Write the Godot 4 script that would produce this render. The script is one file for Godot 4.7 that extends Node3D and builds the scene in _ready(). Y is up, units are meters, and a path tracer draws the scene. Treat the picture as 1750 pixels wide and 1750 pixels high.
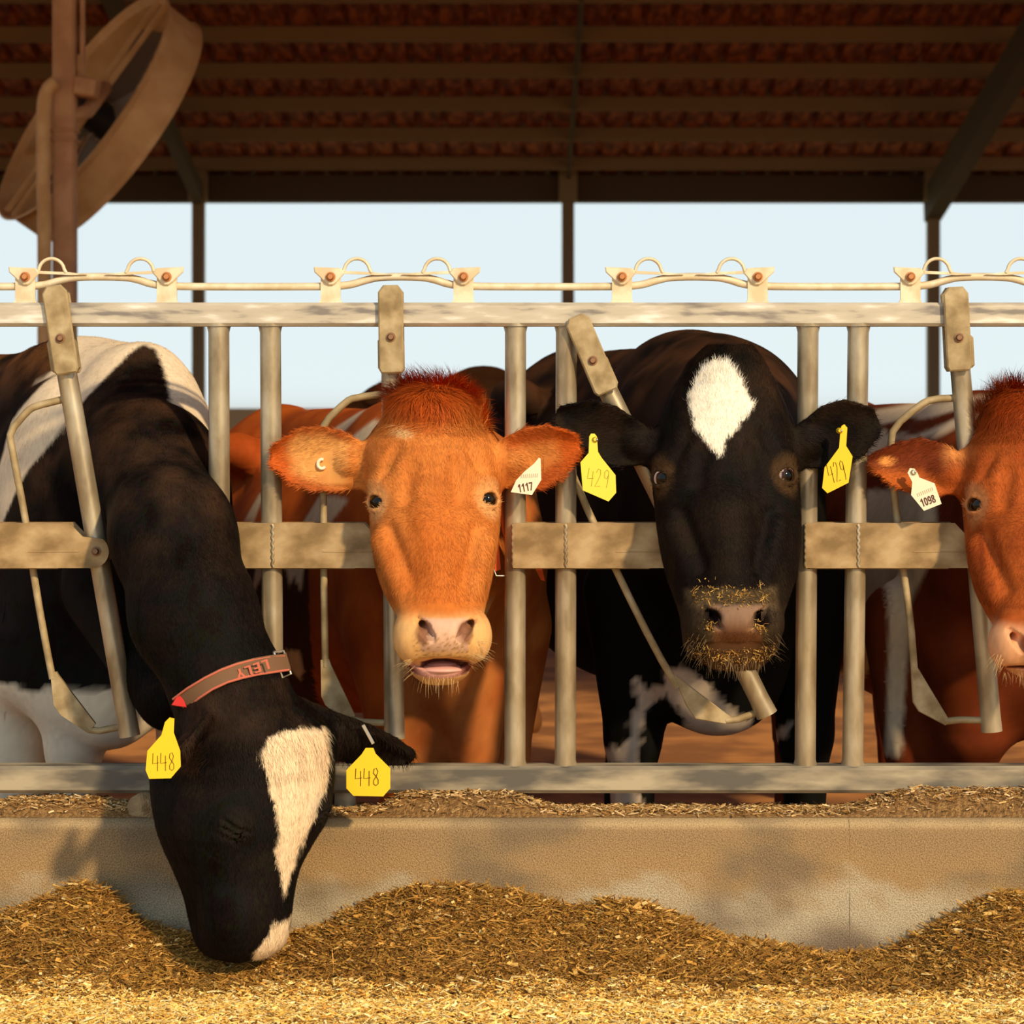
extends Node3D
# Dairy cows at a headlock feed fence. All positions are metres; pix(x, y, z) gives the point that lies at a pixel of the
# photograph at depth z, which is how the measured outlines were turned into places.

const FOCAL := 4200.0
const EYE_Y := 1.1
const EYE_Z := 5.0
const HORIZON := 712.0

func pix(x: float, y: float, z: float) -> Vector3:
	var d := EYE_Z - z
	return Vector3((x - 875.0) / FOCAL * d, EYE_Y + (HORIZON - y) / FOCAL * d, z)

func lin(r: float, g: float, b: float) -> Color:
	return Color(r / 255.0, g / 255.0, b / 255.0).srgb_to_linear()

func srgb(r: float, g: float, b: float) -> Color:
	return Color(r / 255.0, g / 255.0, b / 255.0)

func _ready() -> void:
	# camera
	var lens := CameraAttributesPhysical.new()
	lens.frustum_near = 0.1
	lens.frustum_far = 900.0
	lens.frustum_focal_length = 50.0
	lens.frustum_focus_distance = 4.85
	lens.exposure_aperture = 4.5
	var cam := Camera3D.new()
	cam.name = "camera"
	add_child(cam)
	cam.attributes = lens
	cam.projection = Camera3D.PROJECTION_FRUSTUM
	cam.near = 0.1
	cam.far = 900.0
	cam.size = 0.1 * 1750.0 / FOCAL
	cam.frustum_offset = Vector2(0, 0.1 * (HORIZON - 875.0) / FOCAL)
	cam.position = Vector3(0, EYE_Y, EYE_Z)
	cam.current = true
	# sky, exposure
	var we := WorldEnvironment.new()
	we.name = "environment"
	var e := Environment.new()
	var sky := Sky.new()
	var sm := ProceduralSkyMaterial.new()
	sm.sky_top_color = srgb(206, 228, 240)
	sm.sky_horizon_color = srgb(231, 244, 246)
	sm.sky_curve = 0.25
	sm.ground_bottom_color = srgb(120, 100, 75)
	sm.ground_horizon_color = srgb(190, 180, 160)
	sm.sun_angle_max = 35.0
	sky.sky_material = sm
	e.background_mode = Environment.BG_SKY
	e.sky = sky
	e.tonemap_mode = Environment.TONE_MAPPER_LINEAR
	e.tonemap_exposure = 1.0
	e.sdfgi_enabled = true
	e.ssao_enabled = true
	e.ssil_enabled = true
	we.environment = e
	add_child(we)
	# low warm sun from the right, in front of the cows
	var sun := DirectionalLight3D.new()
	sun.name = "sun"
	sun.light_color = Color(1.0, 0.88, 0.68)
	sun.light_energy = 1.15
	sun.light_angular_distance = 3.0
	sun.shadow_enabled = true
	add_child(sun)
	var az := deg_to_rad(33.0)
	var el := deg_to_rad(30.0)
	sun.look_at_from_position(Vector3.ZERO, -Vector3(sin(az) * cos(el), sin(el), cos(az) * cos(el)), Vector3.UP)

	start_cows()
	make_materials()
	build_setting()
	build_fence()
	build_fan()
	finish_cows()
	build_feed()

# ------------------------------------------------------------------ naming
var used_names := {}

func numbered(n: String) -> String:
	used_names[n] = used_names.get(n, -1) + 1
	return n if used_names[n] == 0 else "%s_%03d" % [n, used_names[n]]

func tag(o: Node, label := "", category := "", group := "", kind := "") -> Node:
	if label: o.set_meta("label", label)
	if category: o.set_meta("category", category)
	if group: o.set_meta("group", group)
	if kind: o.set_meta("kind", kind)
	return o

func thing(called: String, at := Vector3.ZERO) -> Node3D:
	var o := Node3D.new()
	o.name = numbered(called)
	add_child(o, true)
	o.position = at
	return o

func part(called: String, mesh: Mesh, mat: Material, parent: Node3D) -> MeshInstance3D:
	var o := MeshInstance3D.new()
	if parent == self:
		o.name = numbered(called)
	else:
		var n := called
		var i := 0
		while parent.has_node(NodePath(n)):
			i += 1
			n = "%s_%03d" % [called, i]
		o.name = n
	o.mesh = mesh
	if mat: o.material_override = mat
	parent.add_child(o, true)
	if parent != self:
		o.position = Vector3.ZERO - parent.global_position
	return o

# ------------------------------------------------------------------ mesh building
class MB:
	var v := PackedVector3Array()
	var n := PackedVector3Array()
	var c := PackedColorArray()
	var i := PackedInt32Array()
	var col := Color.WHITE
	func vert(p: Vector3, nn: Vector3) -> int:
		v.append(p); n.append(nn); c.append(col)
		return v.size() - 1
	# a, b, c run counter-clockwise seen from outside
	func tri(a: int, b: int, cc: int) -> void:
		i.append(a); i.append(cc); i.append(b)
	func quad(a: Vector3, b: Vector3, cc: Vector3, d: Vector3) -> void:
		var nn := (b - a).cross(d - a)
		if nn.length_squared() < 1e-16: nn = (cc - b).cross(d - b)
		nn = nn.normalized()
		var k := v.size()
		vert(a, nn); vert(b, nn); vert(cc, nn); vert(d, nn)
		tri(k, k + 1, k + 2); tri(k, k + 2, k + 3)
	func face(a: Vector3, b: Vector3, cc: Vector3) -> void:
		var nn := (b - a).cross(cc - a).normalized()
		var k := v.size()
		vert(a, nn); vert(b, nn); vert(cc, nn)
		tri(k, k + 1, k + 2)
	func quad_out(a: Vector3, b: Vector3, cc: Vector3, d: Vector3, from: Vector3) -> void:
		if (b - a).cross(d - a).dot((a + cc) * 0.5 - from) >= 0.0: quad(a, b, cc, d)
		else: quad(d, cc, b, a)
	# box with chamfered edges
	func box(center: Vector3, size: Vector3, ch := 0.004, bs := Basis.IDENTITY) -> void:
		var h := size * 0.5
		ch = minf(ch, minf(h.x, minf(h.y, h.z)) * 0.8)
		var q := func(x: float, y: float, z: float) -> Vector3: return center + bs * Vector3(x, y, z)
		for s in [-1.0, 1.0]:
			for ax in 3:
				var u := (ax + 1) % 3
				var w := (ax + 2) % 3
				var pts := []
				for k in [[-1, -1], [1, -1], [1, 1], [-1, 1]]:
					var t := Vector3.ZERO
					t[ax] = s * h[ax]
					t[u] = k[0] * (h[u] - ch)
					t[w] = k[1] * (h[w] - ch)
					pts.append(center + bs * t)
				quad_out(pts[0], pts[1], pts[2], pts[3], center)
		for ax in 3:
			var u := (ax + 1) % 3
			var w := (ax + 2) % 3
			for su in [-1.0, 1.0]:
				for sw in [-1.0, 1.0]:
					var pts := []
					for k in [[-1, 0], [1, 0], [1, 1], [-1, 1]]:
						var t := Vector3.ZERO
						t[ax] = k[0] * (h[ax] - ch)
						t[u] = su * (h[u] - (0.0 if k[1] == 0 else ch))
						t[w] = sw * (h[w] - (ch if k[1] == 0 else 0.0))
						pts.append(center + bs * t)
					quad_out(pts[0], pts[1], pts[2], pts[3], center)
		for sx in [-1.0, 1.0]:
			for sy in [-1.0, 1.0]:
				for sz in [-1.0, 1.0]:
					var a: Vector3 = q.call(sx * h.x, sy * (h.y - ch), sz * (h.z - ch))
					var b: Vector3 = q.call(sx * (h.x - ch), sy * h.y, sz * (h.z - ch))
					var d: Vector3 = q.call(sx * (h.x - ch), sy * (h.y - ch), sz * h.z)
					if (b - a).cross(d - a).dot(a - center) > 0.0: face(a, b, d)
					else: face(d, b, a)
	# round tube through points, radii per point or one
	func tube(pts: PackedVector3Array, radii: Array, sides := 12, caps := true) -> void:
		var m := pts.size()
		var up := Vector3.UP
		var rings := []
		for k in m:
			var dir := (pts[mini(k + 1, m - 1)] - pts[maxi(k - 1, 0)]).normalized()
			if absf(dir.dot(up)) > 0.95: up = Vector3.RIGHT if absf(dir.x) < 0.9 else Vector3.BACK
			var a := up.cross(dir).normalized()
			var b := dir.cross(a).normalized()
			up = b
			var r: float = radii[mini(k, radii.size() - 1)]
			var start := v.size()
			for s in sides:
				var t := TAU * s / sides
				var nn := a * cos(t) + b * sin(t)
				vert(pts[k] + nn * r, nn)
			rings.append(start)
		for k in m - 1:
			for s in sides:
				var s2 := (s + 1) % sides
				tri(rings[k] + s, rings[k] + s2, rings[k + 1] + s2)
				tri(rings[k] + s, rings[k + 1] + s2, rings[k + 1] + s)
		if caps:
			for e in [0, m - 1]:
				var dir := (pts[1] - pts[0]).normalized() * -1.0 if e == 0 else (pts[m - 1] - pts[m - 2]).normalized()
				var cv := vert(pts[e], dir)
				var first := v.size()
				for s in sides: vert(v[rings[e] + s], dir)
				for s in sides:
					if e == 0: tri(cv, first + (s + 1) % sides, first + s)
					else: tri(cv, first + s, first + (s + 1) % sides)
	# polygon (counter-clockwise in x, y) extruded from z0 to z1
	func prism(poly: PackedVector2Array, z0: float, z1: float, ch := 0.0015) -> void:
		if Geometry2D.is_polygon_clockwise(poly):
			poly.reverse()
		var inner := poly
		if ch > 0.0:
			var o := Geometry2D.offset_polygon(poly, -ch)
			if o.size() == 1 and o[0].size() == poly.size(): inner = o[0]
			if Geometry2D.is_polygon_clockwise(inner): inner.reverse()
			# line up the first corner
			var best := 0
			for k in inner.size():
				if inner[k].distance_squared_to(poly[0]) < inner[best].distance_squared_to(poly[0]): best = k
			if best > 0: inner = inner.slice(best) + inner.slice(0, best)
			if inner.size() != poly.size(): inner = poly
		var t := Geometry2D.triangulate_polygon(inner)
		for side in 2:
			var z := z1 if side == 1 else z0
			var k := v.size()
			for p in inner: vert(Vector3(p.x, p.y, z), Vector3(0, 0, 1 if side == 1 else -1))
			for e in range(0, t.size(), 3):
				var a := inner[t[e]]
				var ccw := (inner[t[e + 1]] - a).cross(inner[t[e + 2]] - a) > 0
				if ccw == (side == 1): tri(k + t[e], k + t[e + 1], k + t[e + 2])
				else: tri(k + t[e], k + t[e + 2], k + t[e + 1])
		var m := poly.size()
		for e in m:
			var f := (e + 1) % m
			quad(Vector3(poly[e].x, poly[e].y, z0 + ch), Vector3(poly[f].x, poly[f].y, z0 + ch), Vector3(poly[f].x, poly[f].y, z1 - ch), Vector3(poly[e].x, poly[e].y, z1 - ch))
			if ch > 0.0:
				quad(Vector3(poly[e].x, poly[e].y, z1 - ch), Vector3(poly[f].x, poly[f].y, z1 - ch), Vector3(inner[f].x, inner[f].y, z1), Vector3(inner[e].x, inner[e].y, z1))
				quad(Vector3(inner[e].x, inner[e].y, z0), Vector3(inner[f].x, inner[f].y, z0), Vector3(poly[f].x, poly[f].y, z0 + ch), Vector3(poly[e].x, poly[e].y, z0 + ch))
	func sphere(center: Vector3, r: Vector3, bs := Basis.IDENTITY, nu := 20, nv := 12) -> void:
		var start := v.size()
		for j in nv + 1:
			var th := PI * j / nv
			for k in nu:
				var ph := TAU * k / nu
				var u := Vector3(sin(th) * cos(ph), cos(th), sin(th) * sin(ph))
				vert(center + bs * (u * r), (bs * (u / r)).normalized())
		for j in nv:
			for k in nu:
				var k2 := (k + 1) % nu
				var a := start + j * nu + k
				var b := start + j * nu + k2
				tri(a, b, b + nu); tri(a, b + nu, a + nu)
	func mesh() -> ArrayMesh:
		var arr := []
		arr.resize(Mesh.ARRAY_MAX)
		arr[Mesh.ARRAY_VERTEX] = v
		arr[Mesh.ARRAY_NORMAL] = n
		arr[Mesh.ARRAY_COLOR] = c
		arr[Mesh.ARRAY_INDEX] = i
		var m := ArrayMesh.new()
		m.add_surface_from_arrays(Mesh.PRIMITIVE_TRIANGLES, arr)
		return m

func px_poly(pts: Array, z: float) -> PackedVector2Array:
	var out := PackedVector2Array()
	for q in pts:
		var w := pix(q[0], q[1], z)
		out.append(Vector2(w.x, w.y))
	return out

func px_path(pts: Array, z: float, smooth := 0) -> PackedVector3Array:
	var out := PackedVector3Array()
	for q in pts:
		out.append(pix(q[0], q[1], q[2] if q.size() > 2 else z))
	for s in smooth:
		var o := PackedVector3Array([out[0]])
		for k in out.size() - 1:
			o.append(out[k].lerp(out[k + 1], 0.25))
			o.append(out[k].lerp(out[k + 1], 0.75))
		o.append(out[-1])
		out = o
	return out

# ------------------------------------------------------------------ materials
func noise_tex(freq: float, seed_: int, cols: Array, stops: Array, octaves := 4, size := 512, kind := FastNoiseLite.TYPE_SIMPLEX_SMOOTH, normal := false, strength := 4.0) -> NoiseTexture2D:
	var f := FastNoiseLite.new()
	f.seed = seed_
	f.frequency = freq
	f.noise_type = kind
	f.fractal_octaves = octaves
	var t := NoiseTexture2D.new()
	t.width = size; t.height = size
	t.seamless = true
	t.noise = f
	if normal:
		t.as_normal_map = true
		t.bump_strength = strength
	elif cols.size():
		var g := Gradient.new()
		g.offsets = PackedFloat32Array(stops)
		var pc := PackedColorArray()
		for k in cols: pc.append(k)
		g.colors = pc
		t.color_ramp = g
	return t

func mat(col: Color, rough := 0.7, metal := 0.0, tex: Texture2D = null, scale := Vector3.ONE, height: Texture2D = null, hscale := 0.1) -> StandardMaterial3D:
	var m := StandardMaterial3D.new()
	m.albedo_color = col
	m.roughness = rough
	m.metallic = metal
	if tex:
		m.albedo_texture = tex
	if height:
		m.heightmap_enabled = true
		m.heightmap_texture = height
		m.heightmap_scale = hscale
	if tex or height:
		m.uv1_triplanar = true
		m.uv1_world_triplanar = true
		m.uv1_scale = scale
	return m

func vmat(rough := 0.8, tex: Texture2D = null, scale := Vector3.ONE, height: Texture2D = null, hscale := 0.05) -> StandardMaterial3D:
	var m := mat(Color.WHITE, rough, 0.0, tex, scale, height, hscale)
	m.vertex_color_use_as_albedo = true
	return m

# ------------------------------------------------------------------ bodies as smooth fields
class Prim:
	var c := Vector3.ZERO
	var R := 1.0
	var k := 0.02
	var sub := false
	func d(_p: Vector3) -> float: return 1e9

class Cone extends Prim:
	var a: Vector3
	var ab: Vector3
	var il: float
	var ra: float
	var rb: float
	func d(p: Vector3) -> float:
		var pa := p - a
		var t := clampf(pa.dot(ab) * il, 0.0, 1.0)
		return (pa - ab * t).length() - (ra + (rb - ra) * t)

class Ell extends Prim:
	var m: Basis
	var ir: Vector3
	var mr: float
	func d(p: Vector3) -> float:
		var u := (m * (p - c)) * ir
		var k0 := u.length()
		if k0 < 0.05: return -mr
		return k0 * (k0 - 1.0) / (u * ir).length()

class Loft extends Prim:
	# horizontal slices: centre x, half width, front z, back z, exponent; top at y0, step dy downwards
	var y0: float
	var y1: float
	var idy: float
	var cx := PackedFloat32Array()
	var hw := PackedFloat32Array()
	var zf := PackedFloat32Array()
	var zb := PackedFloat32Array()
	var zmid := 0.45
	var ex := 2.3
	var cs := 1.0
	var sn := 0.0
	func d(p: Vector3) -> float:
		var e := 0.0
		var py := p.y
		if py > y0: e = py - y0; py = y0
		elif py < y1: e = y1 - py; py = y1
		var t := (y0 - py) * idy
		var k := mini(int(t), cx.size() - 2)
		t -= k
		var w := hw[k] + (hw[k + 1] - hw[k]) * t
		var f := zf[k] + (zf[k + 1] - zf[k]) * t
		var b := zb[k] + (zb[k + 1] - zb[k]) * t
		var z0 := b + (f - b) * zmid
		var dx0 := p.x - (cx[k] + (cx[k + 1] - cx[k]) * t)
		var dz0 := p.z - z0
		var dx := dx0 * cs - dz0 * sn
		var dz := dx0 * sn + dz0 * cs
		var dp := (f - z0) if dz > 0.0 else (z0 - b)
		var g := pow(pow(absf(dx) / w, ex) + pow(absf(dz) / dp, ex), 1.0 / ex)
		var r := (g - 1.0) * minf(w, dp) * 0.9
		if e > 0.0:
			return e if r < 0.0 else sqrt(r * r + e * e)
		return r

class Leaf extends Prim:
	var a: Vector3
	var e1: Vector3
	var e2: Vector3
	var e3: Vector3
	var L: float
	var up: Array
	var lo: Array
	var th := 0.006
	var cup := 0.03
	var bend := 0.0
	func at(arr: Array, u: float) -> float:
		var t := clampf(u, 0.0, 1.0) * (arr.size() - 1)
		var k := mini(int(t), arr.size() - 2)
		return lerpf(arr[k], arr[k + 1], t - k)
	func d(p: Vector3) -> float:
		var q := p - a
		var u := q.dot(e1) / L
		var hu := at(up, u)
		var hl := at(lo, u)
		var half := (hu + hl) * 0.5
		var vv := q.dot(e2) - (hu - hl) * 0.5
		var t := clampf(vv / maxf(half, 0.004), -1.3, 1.3)
		var w := q.dot(e3) - cup * (t * t - 0.5) * smoothstep(0.0, 0.3, u) - bend * u * u
		var du := maxf(0.0, maxf(u - 1.0, -u)) * L
		var a1 := maxf(absf(vv) - half + th, 0.0)
		var a2 := maxf(absf(w) - th * 0.5, 0.0)
		var ins := minf(maxf(absf(vv) - half, absf(w) - th), 0.0)
		return (sqrt(a1 * a1 + a2 * a2 + du * du) - th * 0.5) * 0.85 if ins >= 0.0 or du > 0.0 else maxf(ins, -th)

func cone(a: Vector3, b: Vector3, ra: float, rb: float, k := 0.05, sub := false) -> Prim:
	var o := Cone.new()
	o.a = a; o.ab = b - a
	o.il = 1.0 / maxf(o.ab.length_squared(), 1e-9)
	o.ra = ra; o.rb = rb; o.k = k; o.sub = sub
	o.c = (a + b) * 0.5
	o.R = o.ab.length() * 0.5 + maxf(ra, rb)
	return o

func ell(c: Vector3, r: Vector3, k := 0.03, sub := false, bs := Basis.IDENTITY) -> Prim:
	var o := Ell.new()
	o.c = c; o.m = bs.transposed(); o.ir = Vector3(1 / r.x, 1 / r.y, 1 / r.z)
	o.mr = minf(r.x, minf(r.y, r.z)); o.R = maxf(r.x, maxf(r.y, r.z)); o.k = k; o.sub = sub
	return o

func spline(ys: Array, vals: Array, y: float) -> float:
	var m := ys.size()
	var k := 0
	while k < m - 2 and y > ys[k + 1]: k += 1
	var t := clampf((y - ys[k]) / (ys[k + 1] - ys[k]), 0.0, 1.0)
	var d1: float = (vals[k + 1] - vals[k]) / (ys[k + 1] - ys[k])
	var m0: float = d1
	var m1: float = d1
	if k > 0: m0 = (vals[k + 1] - vals[k - 1]) / (ys[k + 1] - ys[k - 1])
	if k < m - 2: m1 = (vals[k + 2] - vals[k]) / (ys[k + 2] - ys[k])
	var h: float = ys[k + 1] - ys[k]
	return (2 * t * t * t - 3 * t * t + 1) * vals[k] + (t * t * t - 2 * t * t + t) * h * m0 + (-2 * t * t * t + 3 * t * t) * vals[k + 1] + (t * t * t - t * t) * h * m1

# rows: [py, left px, right px, z front, z back]
func loft(rows: Array, yaw := 0.0, ex := 2.3, k := 0.03, dx := 0.0, dy := 0.0, zmid := 0.45) -> Loft:
	var o := Loft.new()
	var ys := []; var cs := []; var hs := []; var fs := []; var bs := []
	for r in rows:
		var zm: float = r[4] + (r[3] - r[4]) * zmid
		var a := pix(r[1] + dx, r[0] + dy, zm)
		var b := pix(r[2] + dx, r[0] + dy, zm)
		ys.append(-a.y); cs.append((a.x + b.x) / 2); hs.append((b.x - a.x) / 2); fs.append(r[3]); bs.append(r[4])
	var m := 96
	o.y0 = -ys[0]; o.y1 = -ys[-1]
	o.idy = (m - 1) / (o.y0 - o.y1)
	for j in m:
		var y: float = lerpf(ys[0], ys[-1], j / (m - 1.0))
		o.cx.append(spline(ys, cs, y)); o.hw.append(maxf(spline(ys, hs, y), 0.004))
		var f := spline(ys, fs, y)
		var b := spline(ys, bs, y)
		o.zf.append(maxf(f, b + 0.02)); o.zb.append(b)
	o.ex = ex; o.k = k; o.zmid = zmid
	o.cs = cos(yaw); o.sn = sin(yaw)
	o.c = Vector3(o.cx[m / 2], (o.y0 + o.y1) / 2, (o.zf[m / 2] + o.zb[m / 2]) / 2)
	o.R = (o.y0 - o.y1) / 2 + 0.16
	return o

# ear from its root to its tip (world), half widths above and below its axis, facing = the way its hollow looks
func ear(a: Vector3, tip: Vector3, facing: Vector3, up: Array, lo: Array, cup := 0.028, bend := 0.0, k := 0.018, th := 0.007) -> Leaf:
	var o := Leaf.new()
	o.a = a; o.L = a.distance_to(tip)
	o.e1 = (tip - a) / o.L
	o.e3 = (facing - o.e1 * facing.dot(o.e1)).normalized()
	o.e2 = o.e3.cross(o.e1).normalized()
	if o.e2.y < 0.0: o.e2 = -o.e2
	o.up = up; o.lo = lo; o.cup = cup; o.bend = bend; o.k = k; o.th = th
	o.c = (a + tip) / 2; o.R = o.L / 2 + 0.09
	return o

static func field(ps: Array, p: Vector3) -> float:
	var r := 1e3
	for q: Prim in ps:
		var k := q.k
		var e := q.d(p)
		if q.sub:
			e = -e
			var h := k - absf(r - e)
			r = maxf(r, e)
			if h > 0.0: r += h * h * 0.25 / k
		else:
			var h := k - absf(r - e)
			r = minf(r, e)
			if h > 0.0: r -= h * h * 0.25 / k
	return r

# surface nets over a box, in blocks; only the shapes near a block are asked there
static func nets(ps: Array, lo: Vector3, hi: Vector3, h: float, skips: Array) -> Dictionary:
	const B := 8
	var V := PackedVector3Array()
	var N := PackedVector3Array()
	var I := PackedInt32Array()
	var nb := Vector3i(((hi - lo) / (h * B)).ceil())
	var hd := B * h * 0.5 * 1.7321 + h * 2.0
	var val := PackedFloat32Array()
	val.resize(1000)
	var ids := PackedInt32Array()
	ids.resize(729)
	var cor := PackedFloat32Array()
	cor.resize(27)
	var fill := PackedFloat32Array()
	fill.resize(8)
	for bz in nb.z:
		for by in nb.y:
			for bx in nb.x:
				var o := lo + Vector3(bx, by, bz) * (B * h)
				var cen := o + Vector3.ONE * (B * h * 0.5)
				var covered := false
				var mine := AABB(o - Vector3.ONE * h, Vector3.ONE * (B + 2) * h)
				for sk: AABB in skips:
					if sk.encloses(mine): covered = true
				if covered: continue
				var near := []
				var adds := 0
				var cand := []
				var ds := PackedFloat32Array()
				var dmin := 1e9
				for q: Prim in ps:
					if cen.distance_to(q.c) < q.R + hd + q.k:
						var e := q.d(cen)
						cand.append(q)
						ds.append(e)
						if not q.sub: dmin = minf(dmin, e)
				if dmin > hd + 0.1: continue
				for q in cand.size():
					var pr: Prim = cand[q]
					if pr.sub:
						if ds[q] < hd + pr.k: near.append(pr)
					elif ds[q] < dmin + 2.0 * hd + pr.k:
						near.append(pr)
						adds += 1
				if adds == 0: continue
				var f := field(near, cen)
				if f > hd * 1.15 or f < -hd * 1.6: continue
				var lo_f := f
				var hi_f := f
				for z in 3:
					for y in 3:
						for x in 3:
							var e := field(near, o + Vector3(x, y, z) * (h * 4.5))
							cor[x + y * 3 + z * 9] = e
							lo_f = minf(lo_f, e)
							hi_f = maxf(hi_f, e)
				if lo_f > h * 4.3 or hi_f < h * -4.3: continue
				for z in 2:
					for y in 2:
						for x in 2:
							var q0 := x + y * 3 + z * 9
							var mn := minf(minf(minf(cor[q0], cor[q0 + 1]), minf(cor[q0 + 3], cor[q0 + 4])), minf(minf(cor[q0 + 9], cor[q0 + 10]), minf(cor[q0 + 12], cor[q0 + 13])))
							var mx := maxf(maxf(maxf(cor[q0], cor[q0 + 1]), maxf(cor[q0 + 3], cor[q0 + 4])), maxf(maxf(cor[q0 + 9], cor[q0 + 10]), maxf(cor[q0 + 12], cor[q0 + 13])))
							fill[x + y * 2 + z * 4] = mn if mn > h * 4.3 else mx if mx < h * -4.3 else 0.0
				var at := 0
				var pos := 0
				for z in 10:
					for y in 10:
						for x in 10:
							var e := fill[(x / 5) + (y / 5) * 2 + (z / 5) * 4]
							if e == 0.0: e = field(near, o + Vector3(x, y, z) * h)
							val[at] = e
							if e > 0.0: pos += 1
							at += 1
				if pos == 0 or pos == 1000: continue
				ids.fill(-1)
				for z in 9:
					for y in 9:
						for x in 9:
							var b := x + y * 10 + z * 100
							var v0 := val[b]; var v1 := val[b + 1]; var v2 := val[b + 10]; var v3 := val[b + 11]
							var v4 := val[b + 100]; var v5 := val[b + 101]; var v6 := val[b + 110]; var v7 := val[b + 111]
							var s := int(v0 > 0.0) + int(v1 > 0.0) + int(v2 > 0.0) + int(v3 > 0.0) + int(v4 > 0.0) + int(v5 > 0.0) + int(v6 > 0.0) + int(v7 > 0.0)
							if s == 0 or s == 8: continue
							var sum := Vector3.ZERO
							var m := 0
							if (v0 > 0.0) != (v1 > 0.0): sum += Vector3(v0 / (v0 - v1), 0, 0); m += 1
							if (v2 > 0.0) != (v3 > 0.0): sum += Vector3(v2 / (v2 - v3), 1, 0); m += 1
							if (v4 > 0.0) != (v5 > 0.0): sum += Vector3(v4 / (v4 - v5), 0, 1); m += 1
							if (v6 > 0.0) != (v7 > 0.0): sum += Vector3(v6 / (v6 - v7), 1, 1); m += 1
							if (v0 > 0.0) != (v2 > 0.0): sum += Vector3(0, v0 / (v0 - v2), 0); m += 1
							if (v1 > 0.0) != (v3 > 0.0): sum += Vector3(1, v1 / (v1 - v3), 0); m += 1
							if (v4 > 0.0) != (v6 > 0.0): sum += Vector3(0, v4 / (v4 - v6), 1); m += 1
							if (v5 > 0.0) != (v7 > 0.0): sum += Vector3(1, v5 / (v5 - v7), 1); m += 1
							if (v0 > 0.0) != (v4 > 0.0): sum += Vector3(0, 0, v0 / (v0 - v4)); m += 1
							if (v1 > 0.0) != (v5 > 0.0): sum += Vector3(1, 0, v1 / (v1 - v5)); m += 1
							if (v2 > 0.0) != (v6 > 0.0): sum += Vector3(0, 1, v2 / (v2 - v6)); m += 1
							if (v3 > 0.0) != (v7 > 0.0): sum += Vector3(1, 1, v3 / (v3 - v7)); m += 1
							sum /= m
							ids[x + y * 9 + z * 81] = V.size()
							V.append(o + (Vector3(x, y, z) + sum) * h)
							# gradient at the point, from the corners weighted by where it lies
							var X := sum.x; var Y := sum.y; var Z := sum.z
							var gx := ((v1 - v0) * (1 - Y) + (v3 - v2) * Y) * (1 - Z) + ((v5 - v4) * (1 - Y) + (v7 - v6) * Y) * Z
							var gy := ((v2 - v0) * (1 - X) + (v3 - v1) * X) * (1 - Z) + ((v6 - v4) * (1 - X) + (v7 - v5) * X) * Z
							var gz := ((v4 - v0) * (1 - X) + (v5 - v1) * X) * (1 - Y) + ((v6 - v2) * (1 - X) + (v7 - v3) * X) * Y
							N.append(Vector3(gx, gy, gz).normalized())
				for z in range(1, 9):
					for y in range(1, 9):
						for x in range(1, 9):
							var b := x + y * 10 + z * 100
							var inside := val[b] <= 0.0
							for ax in 3:
								var b2 := b + (1 if ax == 0 else 10 if ax == 1 else 100)
								if (val[b2] <= 0.0) == inside: continue
								var c0 := x + y * 9 + z * 81
								var du := 9 if ax == 0 else 81 if ax == 1 else 1
								var dw := 81 if ax == 0 else 1 if ax == 1 else 9
								var q0 := ids[c0]; var q1 := ids[c0 - du]; var q2 := ids[c0 - du - dw]; var q3 := ids[c0 - dw]
								if q0 < 0 or q1 < 0 or q2 < 0 or q3 < 0: continue
								if not inside:
									I.append_array([q0, q1, q2, q0, q2, q3])
								else:
									I.append_array([q0, q2, q1, q0, q3, q2])
	return {"v": V, "n": N, "i": I}

var jobs := []

func run_job(k: int) -> void:
	var j: Dictionary = jobs[k]
	var r := nets(j.ps, j.lo, j.hi, j.h, j.skip)
	var cols := PackedColorArray()
	var fn: Callable = j.col
	for q in r.v.size():
		var cc: Color = fn.call(r.v[q], r.n[q])
		var m: float = 1.0 + 0.16 * nz2.get_noise_3d(r.v[q].x * 1.6, r.v[q].y * 0.5, r.v[q].z)
		cols.append(Color(cc.r * m, cc.g * m, cc.b * m))
	r.c = cols
	j.out = r

# where the sight line through a pixel first meets a field
func hit(ps: Array, x: float, y: float, z_from := 0.75, z_to := -2.5) -> Vector3:
	var a := pix(x, y, z_from)
	var b := pix(x, y, z_to)
	var dir := (b - a).normalized()
	var t := 0.0
	for s in 90:
		var p := a + dir * t
		var f := field(ps, p)
		if f < 0.0007: return p
		t += maxf(f * 0.6, 0.0007)
		if p.z < z_to: break
	return pix(x, y, 0.1)

func grad(ps: Array, p: Vector3) -> Vector3:
	var e := 0.004
	return Vector3(field(ps, p + Vector3(e, 0, 0)) - field(ps, p - Vector3(e, 0, 0)), field(ps, p + Vector3(0, e, 0)) - field(ps, p - Vector3(0, e, 0)), field(ps, p + Vector3(0, 0, e)) - field(ps, p - Vector3(0, 0, e))).normalized()

# ------------------------------------------------------------------ the place
var M := {}

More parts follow.
